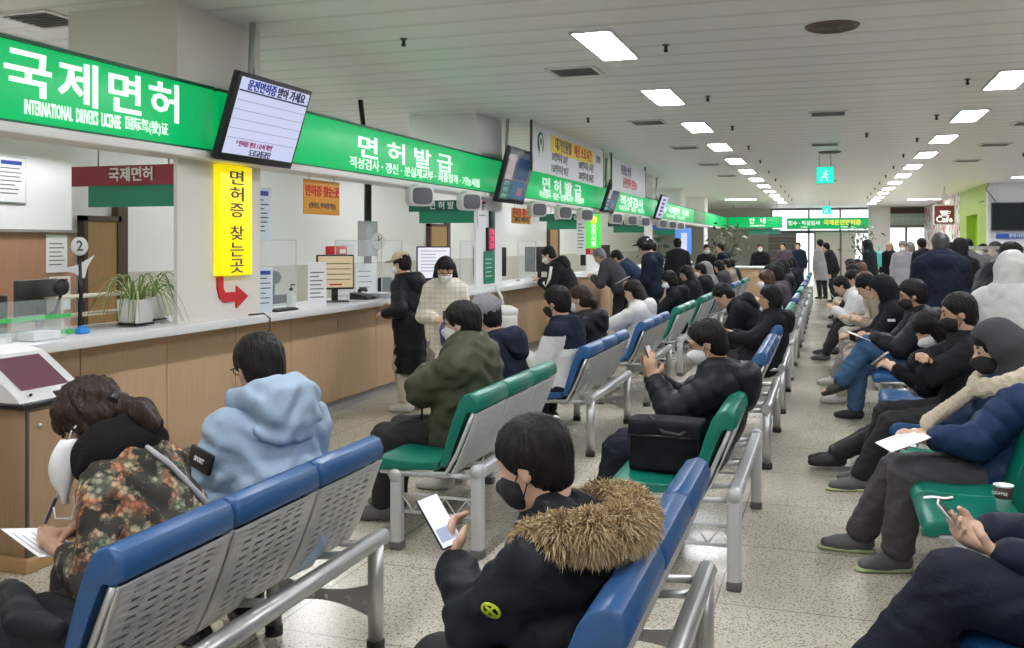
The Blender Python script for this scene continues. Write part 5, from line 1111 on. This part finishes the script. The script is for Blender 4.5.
furm = mat('fur_brown', (.20,.13,.07), .9); N, L, b = nodes(furm); at_ = N.new('ShaderNodeAttribute'); at_.attribute_name = 'strand'; fr = ramp(N, [(0, (.07,.04,.018)), (.25, (.28,.18,.085)), (.55, (.60,.45,.25)), (1, (.82,.70,.50))]); L.new(at_.outputs['Fac'], fr.inputs[0]); L.new(fr.outputs[0], b.inputs['Base Color'])
cen = np.array(fpts); fv = []; ff = []; fa = []
V_ = vs; Fc = vs[fs].mean(1); rs = np.random.RandomState(3)
for rep in range(7):
    for c in Fc:
        j = np.argmin(((cen-c)**2).sum(1)); nn = unit(c-cen[j]+rs.normal(0, .012, 3)); d = unit(nn+rs.normal(0, .33, 3)+V3(0, 0, -.25)); s_ = unit(np.cross(d, rs.normal(0, 1, 3))); L_ = rs.uniform(.018, .040); o = len(fv); c = c+rs.normal(0, .004, 3)
        mid_ = c+d*L_*.55; tip = c+d*L_+V3(0, 0, -.010); col_ = rs.uniform(.25, 1)
        fv += [c-s_*.0016, c+s_*.0016, mid_+s_*.0013, mid_-s_*.0013, tip]; ff += [(o, o+1, o+2, o+3), (o+3, o+2, o+4)]; fa += [.25*col_, .25*col_, .7*col_, .7*col_, 1*col_]
base = len(fv); fv += [tuple(v) for v in vs]; ff += [tuple(int(x)+base for x in f) for f in fs]; fa += [.15]*len(vs)
me = bpy.data.meshes.new('fur_trim'); me.from_pydata([tuple(v) for v in fv], [], ff); me.materials.append(furm); a_ = me.attributes.new('strand', 'FLOAT', 'POINT'); a_.data.foreach_set('value', fa); me.update(); link('fur_trim', me, P)
em = MB().lathe([(.020,-.002),(.026,-.002),(.026,.003),(.020,.003)], n=20).tube([(-.016,-.014,.003),(0,.006,.004),(.014,.018,.003)], .0035, 5).tube([(.012,-.016,.003),(0,.004,.004),(-.008,.016,.003)], .0035, 5).build('sleeve_emblem', mat('emblem_lime', (.55,.68,.03), .5), P)
q, n = snap(P, I['el'][1]*.85+I['wr'][1]*.15+V3(-.10, .3, .0), .002); stick(em, q, n)
t = thing('smartphone', 'white lit smartphone held by the person with the fur hood', 'phone'); pw = world(P, I['wr'][1])+Vector((-.045, .0, .105)); orient(t, pw, (.55, -.35, .55), (-.25, 0, 1))
MB().b2(-.037,.037,0,.009,-.078,.078,0,.008).build('case', blackp, t); MB().b2(-.0345,.0345,-.0012,.0,-.074,.074).build('display', mat('phone_page', (.5,.52,.55), .2, emit=(.70,.74,.82), es=.75), t); MB().b2(-.03,.03,-.0016,-.0012,-.06,-.02).build('page_block', mat('phone_block', (.25,.28,.4), .3, emit=(.35,.4,.55), es=.6), t)
# --- more of the middle line
P = person('person in black hooded coat with long hair leaning back, middle blue bench', (-.58, 9.45), R(190), dict(h=.012, male=False, hip=.465, lean=-20, lean2=-6, pitch=8, s=.96, hair='bob', bang=.05, jacket=jblack, puff=.05, hood='down', eyes=True, skin=1, long=.5, hL=(.36,.1,.7)))
P = person('person in black coat bent far forward on the middle blue bench', (-.72, 10.45), R(184), dict(h=.013, lean=14, lean2=36, neck=50, pitch=45, jacket=jblack, puff=.055, hood='down', hL=(.52,.1,.62), hR=(.52,-.08,.62), shoe=shoe_w))
P = person('person with reddish brown hair and white mask, middle green bench', (-.70, 12.75), R(180), dict(h=.014, male=False, lean=-4, lean2=4, pitch=10, s=.95, hair='bob', hairm=mat('hair_auburn', (.06,.022,.014), .45), jacket=jwhite, puff=.03, mask=MASKW))
P = person('person with bowl cut black hair in dull purple jacket behind the auburn hair', (-.66, 14.2), R(178), dict(h=.014, lean=-6, lean2=4, pitch=14, s=1.0, hair='bob', jacket=jpurp, puff=.045, mask=MASKW))
P = person('person in black jacket bowing slightly, middle blue bench behind the bowl cut hair', (-.68, 15.0), R(176), dict(h=.015, lean=4, lean2=12, pitch=18, jacket=jblack, puff=.04, hair='short'))
P = person('person with black hair and navy jacket, far middle green bench', (-.70, 16.6), R(180), dict(h=.016, lean=0, lean2=10, pitch=16, jacket=jnavy, puff=.04))
P = person('person in black hood sitting on the far middle blue bench', (-.70, 19.0), R(180), dict(h=.018, lean=4, lean2=12, pitch=16, jacket=jblack2, puff=.05, hood='up', hair=None))
# --- right line
P = person('person in navy puffer with cream collar and grey hood up, right green bench', (.76, 5.13), R(190), dict(h=.0085, bh=.75, hip=.465, lean=-16, lean2=-2, neck=12, pitch=10, s=.96, jacket=jnavyp, puff=.06, rib=(.012,.085,0), collar=.0, mask=MASKB, eyes=True, hair='bob', bang=.035, skin=0, tpuff=.03, trousers=tgrey,
    hL=(.36,.10,.665), hR=(.34,.0,.66), aL=(.8,-.5,.0), aR=(.8,.4,-.1), curl=.8, sleeve=2.4, fL=(.46,.06,0), fR=(.58,-.22,0), dL=(1,.15,0), shoe=shoe_g, sole=sole_g))
I = INFO[P.name]; hp = I['hp']; hm = I['hm']
A = SDF(); A.ell(hp(-.022,0,.022), V3(.132,.115,.132), hm, .02); A.cap(hp(-.05,0,-.04), I['N']-I['tf']*.02, .10, .11, k=.05); A.ell(hp(-.10,0,-.02), V3(.06,.09,.11), hm, .03); A.cap(hp(.035,0,-.015), hp(.28,0,-.05), .083, .14, k=.02, sub=True)
vs, fs = A.mesh(.0085, lambda p: .004*np.sin(p[:, 2]*45+p[:, 0]*22)); npmesh('hood', vs, fs, jgreyd, P)
A = SDF(); N_ = I['N']-I['up']*.0; u = I['up']
for i in range(14):
    a0, a1 = 2*pi*i/14, 2*pi*(i+1)/14; f_ = lambda a: N_+I['tf']*(.125*cos(a)+.012)+I['lat']*.155*sin(a)-u*(.06*cos(a)-.01)
    A.cap(f_(a0), f_(a1), .036, k=.02); A.cap(f_(a0)+u*.035, f_(a1)+u*.035, .026, k=.02)
pl = [np.array(snap(P, I['C']+I['tf']*.4+I['lat']*.03-u*d, .004)[0]) for d in (.02, .10, .18, .27, .36)]
A.chain([N_+I['tf']*.14-u*.04]+pl, [.036,.034,.028,.022,.018,.016], k=.02)
vs, fs = A.mesh(.008, lambda p: .003*np.sin(p[:, 0]*140)*np.sin(p[:, 2]*130)); npmesh('collar', vs, fs, jcream, P)
t = thing('form_paper', 'blank white sheet on the lap of the person in the navy puffer', 'paper', world(P, (.45, .14, .655))); t.rotation_euler = (R(-6), R(18), R(205)); MB().b2(-.105,.105,-.075,.075,-.002,.002,0,.001).build('sheet', paper, t); MB().b2(-.09,.06,-.06,-.056,.002,.0026).b2(-.09,.02,-.04,-.036,.002,.0026).build('print', MATS['ink_pale'], t)
P = person('person with short dark hair and black mask, arms crossed, behind the navy puffer', (.80, 6.62), R(184), dict(h=.0095, lean=-12, lean2=2, neck=8, pitch=12, s=1.0, jacket=jblack, puff=.04, collar=.06, mask=MASKB, eyes=True, skin=1, hamp=.003, hairline=.065, hL=(.22,-.10,.84), hR=(.25,.12,.88), pL=(.2,.9,-.4), pR=(.2,-.9,-.4), trousers=tblack, shoe=shoe_g, sole=sole_g, fL=(.62,.05,0), fR=(.55,-.15,0)))
P = person('person with head bowed, white mask and white shirt under black jacket, right line', (.79, 7.08), R(182), dict(h=.0095, hip=.45, lean=-16, lean2=12, neck=50, pitch=40, s=.98, jacket=jblack, puff=.035, collar=.03, mask=MASKW, hair='bob', bang=.02, skin=0, hL=(.36,.06,.74), hR=(.36,-.05,.73), trousers=tblack, shoe=mat('shoe_black', (.014,.014,.015), .55), fL=(.80,.0,0), fR=(.76,-.14,0)))
I = INFO[P.name]; A = SDF(); A.cap(I['C']+I['tf']*.13-I['up']*.05, I['H']+V3(.20,0,.16), .045, .07, k=.02); vs, fs = A.mesh(.012); npmesh('shirt_front', vs, fs, jwhite, P)
t = thing('smartphone', 'dark smartphone held by the head bowed person of the right line', 'phone', world(P, (.45, .0, .80))); t.rotation_euler = (R(-50), 0, R(-84)); MB().b2(-.036,.036,0,.009,-.075,.075,0,.008).build('case', blackp, t); MB().b2(-.033,.033,-.001,.0,-.07,.07).build('display', dark_s, t)
P = person('person in black puffer and blue jeans with legs crossed, right blue bench', (.72, 9.1), R(184), dict(h=.0105, hip=.485, lean=-14, lean2=0, pitch=16, s=1.03, jacket=jblack2, puff=.055, rib=(.009,.10,0), hood='down', mask=MASKB, eyes=True, skin=1, hv=.008, hamp=.005, hL=(.36,.08,.76), hR=(.36,-.05,.75), trousers=jeans, tpuff=.02, fL=(.62,.00,.26), kL=(.6,.0,1), dL=(.9,.1,-.3), fR=(.48,-.1,0)))
sheet('form_paper', 'white papers on the lap of the person in blue jeans', 'paper', world(P, (.46, .03, .77)), .24, .18, (R(-70), 0, R(95)), 3)
P = person('person in black hooded jacket with small white chest mark, right blue bench', (.66, 10.1), R(182), dict(h=.012, lean=0, lean2=14, pitch=26, jacket=jblack, puff=.05, hood='up', hair=None, trousers=tbeige, shoe=shoe_w, hL=(.44,.1,.68), hR=(.44,-.08,.66), fL=(.56,.1,0)))
I = INFO[P.name]; q, n = snap(P, I['sh'][1]*.8+I['el'][1]*.2+V3(0,.3,0), .002); mk_ = MB().box((0,0,0), (.07,.025,.004)).build('sleeve_mark', letw, P); stick(mk_, q, n)
P = person('person in taupe coat and black beanie bending forward beside the black hooded jacket, right line', (.66, 11.4), R(180), dict(h=.014, male=False, lean=8, lean2=24, neck=34, pitch=30, jacket=jtaupe, puff=.05, trousers=jgrey, hat=('beanie', jblack), shoe=shoe_w, fL=(.6,.1,0)))
P = person('person with long light brown hair and beige jacket, right green bench', (.64, 12.2), R(184), dict(h=.014, male=False, lean=10, lean2=20, pitch=20, hair='long', hairm=mat('hair_brown', (.11,.05,.028), .5), jacket=jbeige, puff=.045, trousers=tbeige, hL=(.4,.1,.7)))
P = person('person in white hooded jacket hunched over a phone, right blue bench', (.58, 13.7), R(180), dict(h=.014, lean=28, lean2=42, neck=44, pitch=35, jacket=jwhite, puff=.055, hood='down', trousers=tblack, hL=(.5,.1,.7), hR=(.5,-.05,.7), fL=(.62,.1,0), fR=(.6,-.1,.05), shoe=shoe_g))
P = person('person in black jacket holding a leaflet, right blue bench, beyond the white jacket', (.64, 14.5), R(180), dict(h=.015, lean=18, lean2=28, pitch=30, jacket=jblack, puff=.045, hL=(.46,.1,.72), hR=(.46,-.06,.72)))
sheet('form_paper', 'small leaflet held by the person in black, right blue bench', 'paper', world(P, (.55, .02, .80)), .16, .22, (R(-40), 0, R(95)), 4)
P = person('person in black coat on the right green bench, far down the aisle', (.62, 16.9), R(180), dict(h=.016, lean=10, lean2=22, pitch=22, jacket=jblack, puff=.05))
P = person('person in pale trousers and dark navy coat, far right line', (.60, 18.9), R(180), dict(h=.018, lean=6, lean2=16, pitch=18, jacket=jnavy, puff=.05, trousers=tbeige))
P = person('person in black on the last visible right bench', (.62, 21.2), R(180), dict(h=.02, lean=6, lean2=16, pitch=18, jacket=jblack, puff=.05))
# --- bottom right man cut by the frame
P = person('person in navy coat with phone, sitting at the bottom right corner', (.76, 3.10), R(184), dict(h=.0085, bh=.72, lean=-16, lean2=-8, neck=2, pitch=16, jacket=cloth('coat_dark_navy', (.012,.017,.034), .6, .35, 9), puff=.05, collar=.05, skin=0, mask=MASKB, hL=(.29,.03,.70), hR=(.31,-.09,.73), aL=(.75,-.55,.15), aR=(.75,.5,.1), nL=(-.1,-.5,.8), nR=(-.1,.5,.8), curl=.65, tpuff=.03, trousers=tnavy, fL=(.66,.02,.20), fR=(.50,-.1,.0), kL=(.6,.05,1), dL=(.9,.1,-.4)))
t = thing('smartphone', 'smartphone with dark screen held by the person at bottom right', 'phone', (0,0,0)); I = INFO[P.name]; orient(t, (world(P, I['wr'][1])+world(P, I['wr'][-1]))/2+Vector((-.095,0,.055)), (.75,-.1,.65), (-.6,.1,1)); MB().b2(-.036,.036,0,.009,-.076,.076,0,.008).build('case', metal, t); MB().b2(-.033,.033,-.001,.0,-.072,.072).build('display', dark_s, t); MB().lathe([(0,.009),(.012,.009),(.012,.012),(0,.012)], (.018,0,.055), 10, axis='Y').build('camera_lens', blackp, t)
t = thing('coffee_cup', 'paper coffee cup with dark printed band standing on the green seat', 'cup', (.70, 4.44, .474)); MB().lathe([(0,0),(.028,0),(.038,.105),(.040,.107),(.040,.111),(.036,.111),(.028,.02),(0,.02)], n=24).build('cup_body', paper, t); MB().lathe([(.0335,.055),(.0388,.104),(.0380,.1045),(.033,.055)], n=24).build('printed_band', mat('cup_band', (.07,.03,.03), .6), t)
text('lettering', 'COFFEE', .018, letw, t, (-.02,-.034,.08), (R(96),0,R(-25)))
t = thing('paper_scrap', 'small white paper scrap lying on the green seat near the cup', 'paper', (.46, 4.56, .474)); MB().prism([(-.06,0),(-.02,.006),(.03,.004),(.06,.012),(.06,.014),(.03,.006),(-.02,.008),(-.06,.002)], -.018, .018).build('scrap', paper, t)

# --- standing people
P = person('person in beige cap and long black puffer standing at the near counter', (-3.78, 8.3), R(170), dict(sit=False, male=False, h=.011, s=.89, lean=4, lean2=8, pitch=12, jacket=jblack2, puff=.05, rib=(.012,.115,0), hood='down', long=.42, hat=('cap', cloth('cap_beige', (.55,.45,.30), .8)), hair='short', mask=MASKW, hL=(.17,.2,.93), hR=(.26,-.1,.98), trousers=tbeige, shoe=shoe_w))
P = person('person in cream plaid coat with long dark hair looking down, by the counter', (-3.32, 8.05), R(-68), dict(sit=False, male=False, h=.010, s=.88, lean=4, lean2=12, neck=30, pitch=28, jacket=plaid(), puff=.04, collar=.05, long=.46, hair='long', hlen=.2, mask=MASKW, glasses=True, eyes=True, skin=0, hL=(.20,.05,.90), hR=(.20,-.08,.92), trousers=jgrey, shoe=shoe_w))
t = thing('folded_umbrella', 'purple folded bundle in the hands of the person in plaid', 'umbrella', world(P, (.27, -.01, .80))); m = MB()
for i in range(6): a = i*1.047; m.tube([(.0,.0,.12),(.03*cos(a),.03*sin(a),.03),(.022*cos(a),.022*sin(a),-.11)], [.012,.016,.006], 6)
m.build('folds', mat('purple_cloth', (.10,.05,.28), .6), t); MB().tube([(0,0,.1),(0,0,.2)], .012, 8).build('handle', blackp, t)
P = person('person in black tracksuit with white sleeve stripe leaning on the middle counter', (-3.42, 12.9), R(178), dict(sit=False, h=.012, s=.96, lean=22, lean2=34, neck=34, pitch=26, jacket=jblack, puff=.05, hood='down', hL=(.42,.13,1.06), hR=(.45,-.1,1.06), mask=MASKW))
q = INFO[P.name]; MB().tube([q['sh'][1]+V3(.02,.10,.03), (q['sh'][1]+q['el'][1])/2+V3(.02,.085,0), q['el'][1]+V3(.04,.05,.0), (q['el'][1]+q['wr'][1])/2+V3(0,.06,.03)], .022, 6).build('sleeve_stripe', letw, P)
P = person('person in black motorcycle helmet holding a tablet, standing past the counter end', (-2.45, 14.0), R(188), dict(sit=False, h=.013, s=.98, lean=3, lean2=8, pitch=14, jacket=jnavy, puff=.06, hood='down', hat=('helmet', mat('helmet_black', (.012,.012,.014), .2)), hair=None, hL=(.34,.10,1.02), hR=(.34,-.1,1.02), trousers=tblack))
t = thing('tablet', 'white bordered tablet held by the person in the helmet', 'tablet', world(P, (.46, .0, 1.05))); t.rotation_euler = (R(-62), 0, R(-85)); MB().b2(-.15,.15,0,.01,-.11,.11,0,.004).build('case', whitep, t); MB().b2(-.11,.11,-.002,0,-.08,.08).build('display', dark_s, t)
P = person('person in dark coat with shaved grey hair bent over the counter end', (-3.05, 14.6), R(170), dict(sit=False, h=.014, s=.96, lean=26, lean2=38, neck=44, pitch=36, jacket=jgreyd, puff=.05, hairm=HAIRG, hamp=.001, hL=(.45,.12,1.06), hR=(.45,-.1,1.06)))
P = person('person in dark blue coat stooping beside the helmet wearer', (-2.85, 15.1), R(176), dict(sit=False, h=.014, s=.95, lean=28, lean2=42, neck=46, pitch=38, jacket=cloth('coat_blue', (.02,.035,.075), .7), puff=.05, hL=(.45,.12,1.0), hR=(.45,-.1,1.0)))
sheet('form_board', 'white topped writing board on the box end of the counter', 'board', (-3.55, 15.45, 1.10), .3, .22, (R(-60), 0, R(70)), 4)
P = person('person in black padded coat seen from behind, tallest of the standing group at right', (1.16, 11.2), R(92), dict(sit=False, h=.011, s=1.0, w=1.12, lean=1, lean2=3, pitch=4, jacket=jnavy, puff=.075, hood='down', long=.10, hairm=mat('hair_salt', (.05,.05,.055), .5), hamp=.002, hL=(.10,.26,.82), hR=(.10,-.26,.82), trousers=tblack))
P = person('person in pale grey puffer with hood up standing at the right edge', (1.12, 6.95), R(62), dict(sit=False, h=.010, s=.90, lean=2, lean2=5, pitch=10, jacket=jpale, puff=.065, rib=(.012,.12,0), hood='up', hair='short', trousers=tblack))
P = person('person in black puffer with black hair standing behind the pale grey puffer', (1.36, 9.3), R(30), dict(sit=False, h=.011, s=.96, lean=14, lean2=20, pitch=6, jacket=jblack2, puff=.075, rib=(.010,.11,0), hood='down', w=1.1, trousers=tblack))
far = [  # x, y, heading, s, jacket, options, label
 (1.75,14.6,80,.97,jblack,dict(hood='up'),'person in black hood standing right of the tall padded coat'),
 (2.15,16.8,100,.98,jblack2,dict(puff=.06),'person in black quilted jacket waiting before the lime wall'),
 (2.75,17.6,170,.95,jgreyd,dict(hat=('cap', jgreyd)),'person in charcoal coat and cap beside the clear divider'),
 (2.35,20.4,200,.94,jblack,{},'person in black facing the benches under the cafe sign'),
 (3.1,21.5,180,.93,jnavy,dict(mask=MASKW),'person in navy jacket and white mask near the lime niche'),
 (1.95,22.0,120,1.0,jblack,{},'person in black coat just left of the tall padded coat'),
 (1.67,24.0,260,.96,cloth('coat_pale_lilac', (.36,.35,.38)),dict(mask=MASKW, hat=('beanie', jgrey), long=.25),'person in pale coat and grey beanie before the glass doors'),
 (1.62,28.0,250,.95,jblack,dict(hair='long', hairm=mat('hair_fair', (.30,.21,.12), .5), male=False),'person in black with fair long hair and turquoise bag'),
 (1.0,25.0,150,.98,cloth('coat_deep_green', (.012,.02,.02)),dict(hood='up', long=.3),'person in dark hooded long coat by the white pillar'),
 (-.15,28.5,130,1.0,cloth('coat_mid_grey', (.30,.30,.31)),dict(long=.35),'person in mid grey long coat standing in the aisle'),
 (.15,27.0,170,.96,jblack,dict(lean=12, lean2=20),'person in black leaning beside the mid grey coat'),
 (-3.1,20.8,110,1.0,jblack,dict(long=.4),'person in long black coat at the counter beside the blue poster'),
 (-3.45,20.2,190,.95,jblack,dict(lean=10),'person in black bending to the counter beside the long coat'),
 (-2.75,23.0,280,.92,jblack,dict(mask=MASKW),'person in black facing the camera left of the potted tree'),
 (-2.6,25.6,200,.94,jblack,dict(),'person in black beside the information desk end'),
 (-2.25,22.4,200,.94,jnavy,dict(lean=10, hood='down'),'person in navy stooping in front of the information desk'),
 (-1.75,26.8,270,.93,jblack,dict(mask=MASKW),'person in black standing behind the information desk'),
 (-1.2,29.2,240,.95,jpurp,dict(),'person in dull purple standing far behind the information desk'),
 (-.9,32.5,250,.95,jnavy,dict(),'person in navy far away before the shelves'),
 (2.0,25.5,200,.95,jgrey,dict(hood='up'),'person in grey hood in the far queue below the glass doors'),
 (2.9,25.0,180,.95,jblack,dict(),'person in black in the far queue beside the floral wall'),
]
for x, y, a, s_, j, o, l in far:
    d = dict(sit=False, h=.018 if y < 22 else .022, s=s_, jacket=j, puff=.05, trousers=tblack); d.update(o); person(l, (x, y), R(a), d)
t = thing('shopping_bag', 'turquoise bag carried by the person with fair hair', 'bag', (1.32, 27.8, .95)); vs, fs = soft_box((.14,.34,.42), 2, 5); MB().add(vs, fs, 0, True).build('body', mat('bag_turquoise', (.10,.50,.46), .5), t); MB().tube([(0,-.1,.42),(0,-.06,.62),(0,.06,.62),(0,.1,.42)], .012, 6).build('handle', MATS['bag_turquoise'], t)
seated = [
 (XA,14.9,jblack,dict(hair='long', male=False),'person with long black hair in black coat, left line behind the raised sheet'),
 (XA,17.25,jgrey,dict(hood='up', hair=None),'person in grey hood up, left line beyond the long black hair'),
 (XA,16.6,jblack,dict(mask=MASKW),'person in black coat with white mask, far left blue bench'),
 (XA,19.6,jgreyd,dict(hair='bob'),'person in charcoal on the far left blue bench beside the black coat'),
 (XA,21.0,jtaupe,dict(),'person in taupe jacket on the last but one left bench'),
 (XA,21.9,jblack,dict(),'person in black on the last left green bench'),
 (XB,17.3,jblack2,dict(hood='down'),'person in black puffer on the far middle green bench, second seat'),
 (XB,21.2,jblack,dict(),'person in black on the middle blue bench near the information desk'),
 (XB,23.5,jnavy,dict(hair='bob'),'person in navy with bobbed hair, far middle green bench'),
 (XC,18.3,jbeige,dict(hair='bob', hairm=MATS['hair_brown'], male=False),'person in beige with brown bob hair, far right green bench'),
 (XC,20.6,jblack2,dict(hood='up', hair=None),'person with black hood up, far right blue bench'),
]
for x, y, j, o, l in seated:
    d = dict(h=.018, lean=2, lean2=12, pitch=16, jacket=j, puff=.05, s=.97); d.update(o); person(l, (x-.27, y), R(180+rnd.uniform(-6, 6)), d)
# staff behind the counter
person('person in navy jacket seated far behind the middle counter', (-5.6, 12.0), R(-10), dict(h=.016, jacket=jnavy, puff=.02, mask=MASKW, s=.97))
wheelchair_chair((-5.65, 12.0, 0), R(80), 'black office chair under the seated staff person')

# ================================================================== LIGHT, CAMERA
w = bpy.data.worlds.new('World'); SC.world = w; w.use_nodes = True; bg = w.node_tree.nodes['Background']; bg.inputs[0].default_value = (.93,.96,1,1); bg.inputs[1].default_value = 2.2
c = bpy.data.cameras.new('Camera'); cam = link('Camera', c, None, (0,0,1.6), (R(90),0,math.atan2(316,950))); c.sensor_width = 36; c.lens = 950/1024*36; c.shift_y = -81/1024; c.clip_end = 200; c.clip_start = .05; SC.camera = cam
SC.view_settings.view_transform = 'Standard'; SC.view_settings.look = 'None'; SC.view_settings.exposure = .12; SC.view_settings.gamma = 1; SC.view_settings.use_curve_mapping = False
SC.cycles.use_denoising = True; SC.cycles.use_adaptive_sampling = True; SC.cycles.adaptive_threshold = .02; SC.cycles.max_bounces = 8; SC.cycles.diffuse_bounces = 5; SC.cycles.glossy_bounces = 3; SC.cycles.transmission_bounces = 4; SC.cycles.transparent_max_bounces = 12; SC.cycles.caustics_reflective = False; SC.cycles.caustics_refractive = False; SC.cycles.sample_clamp_indirect = 6
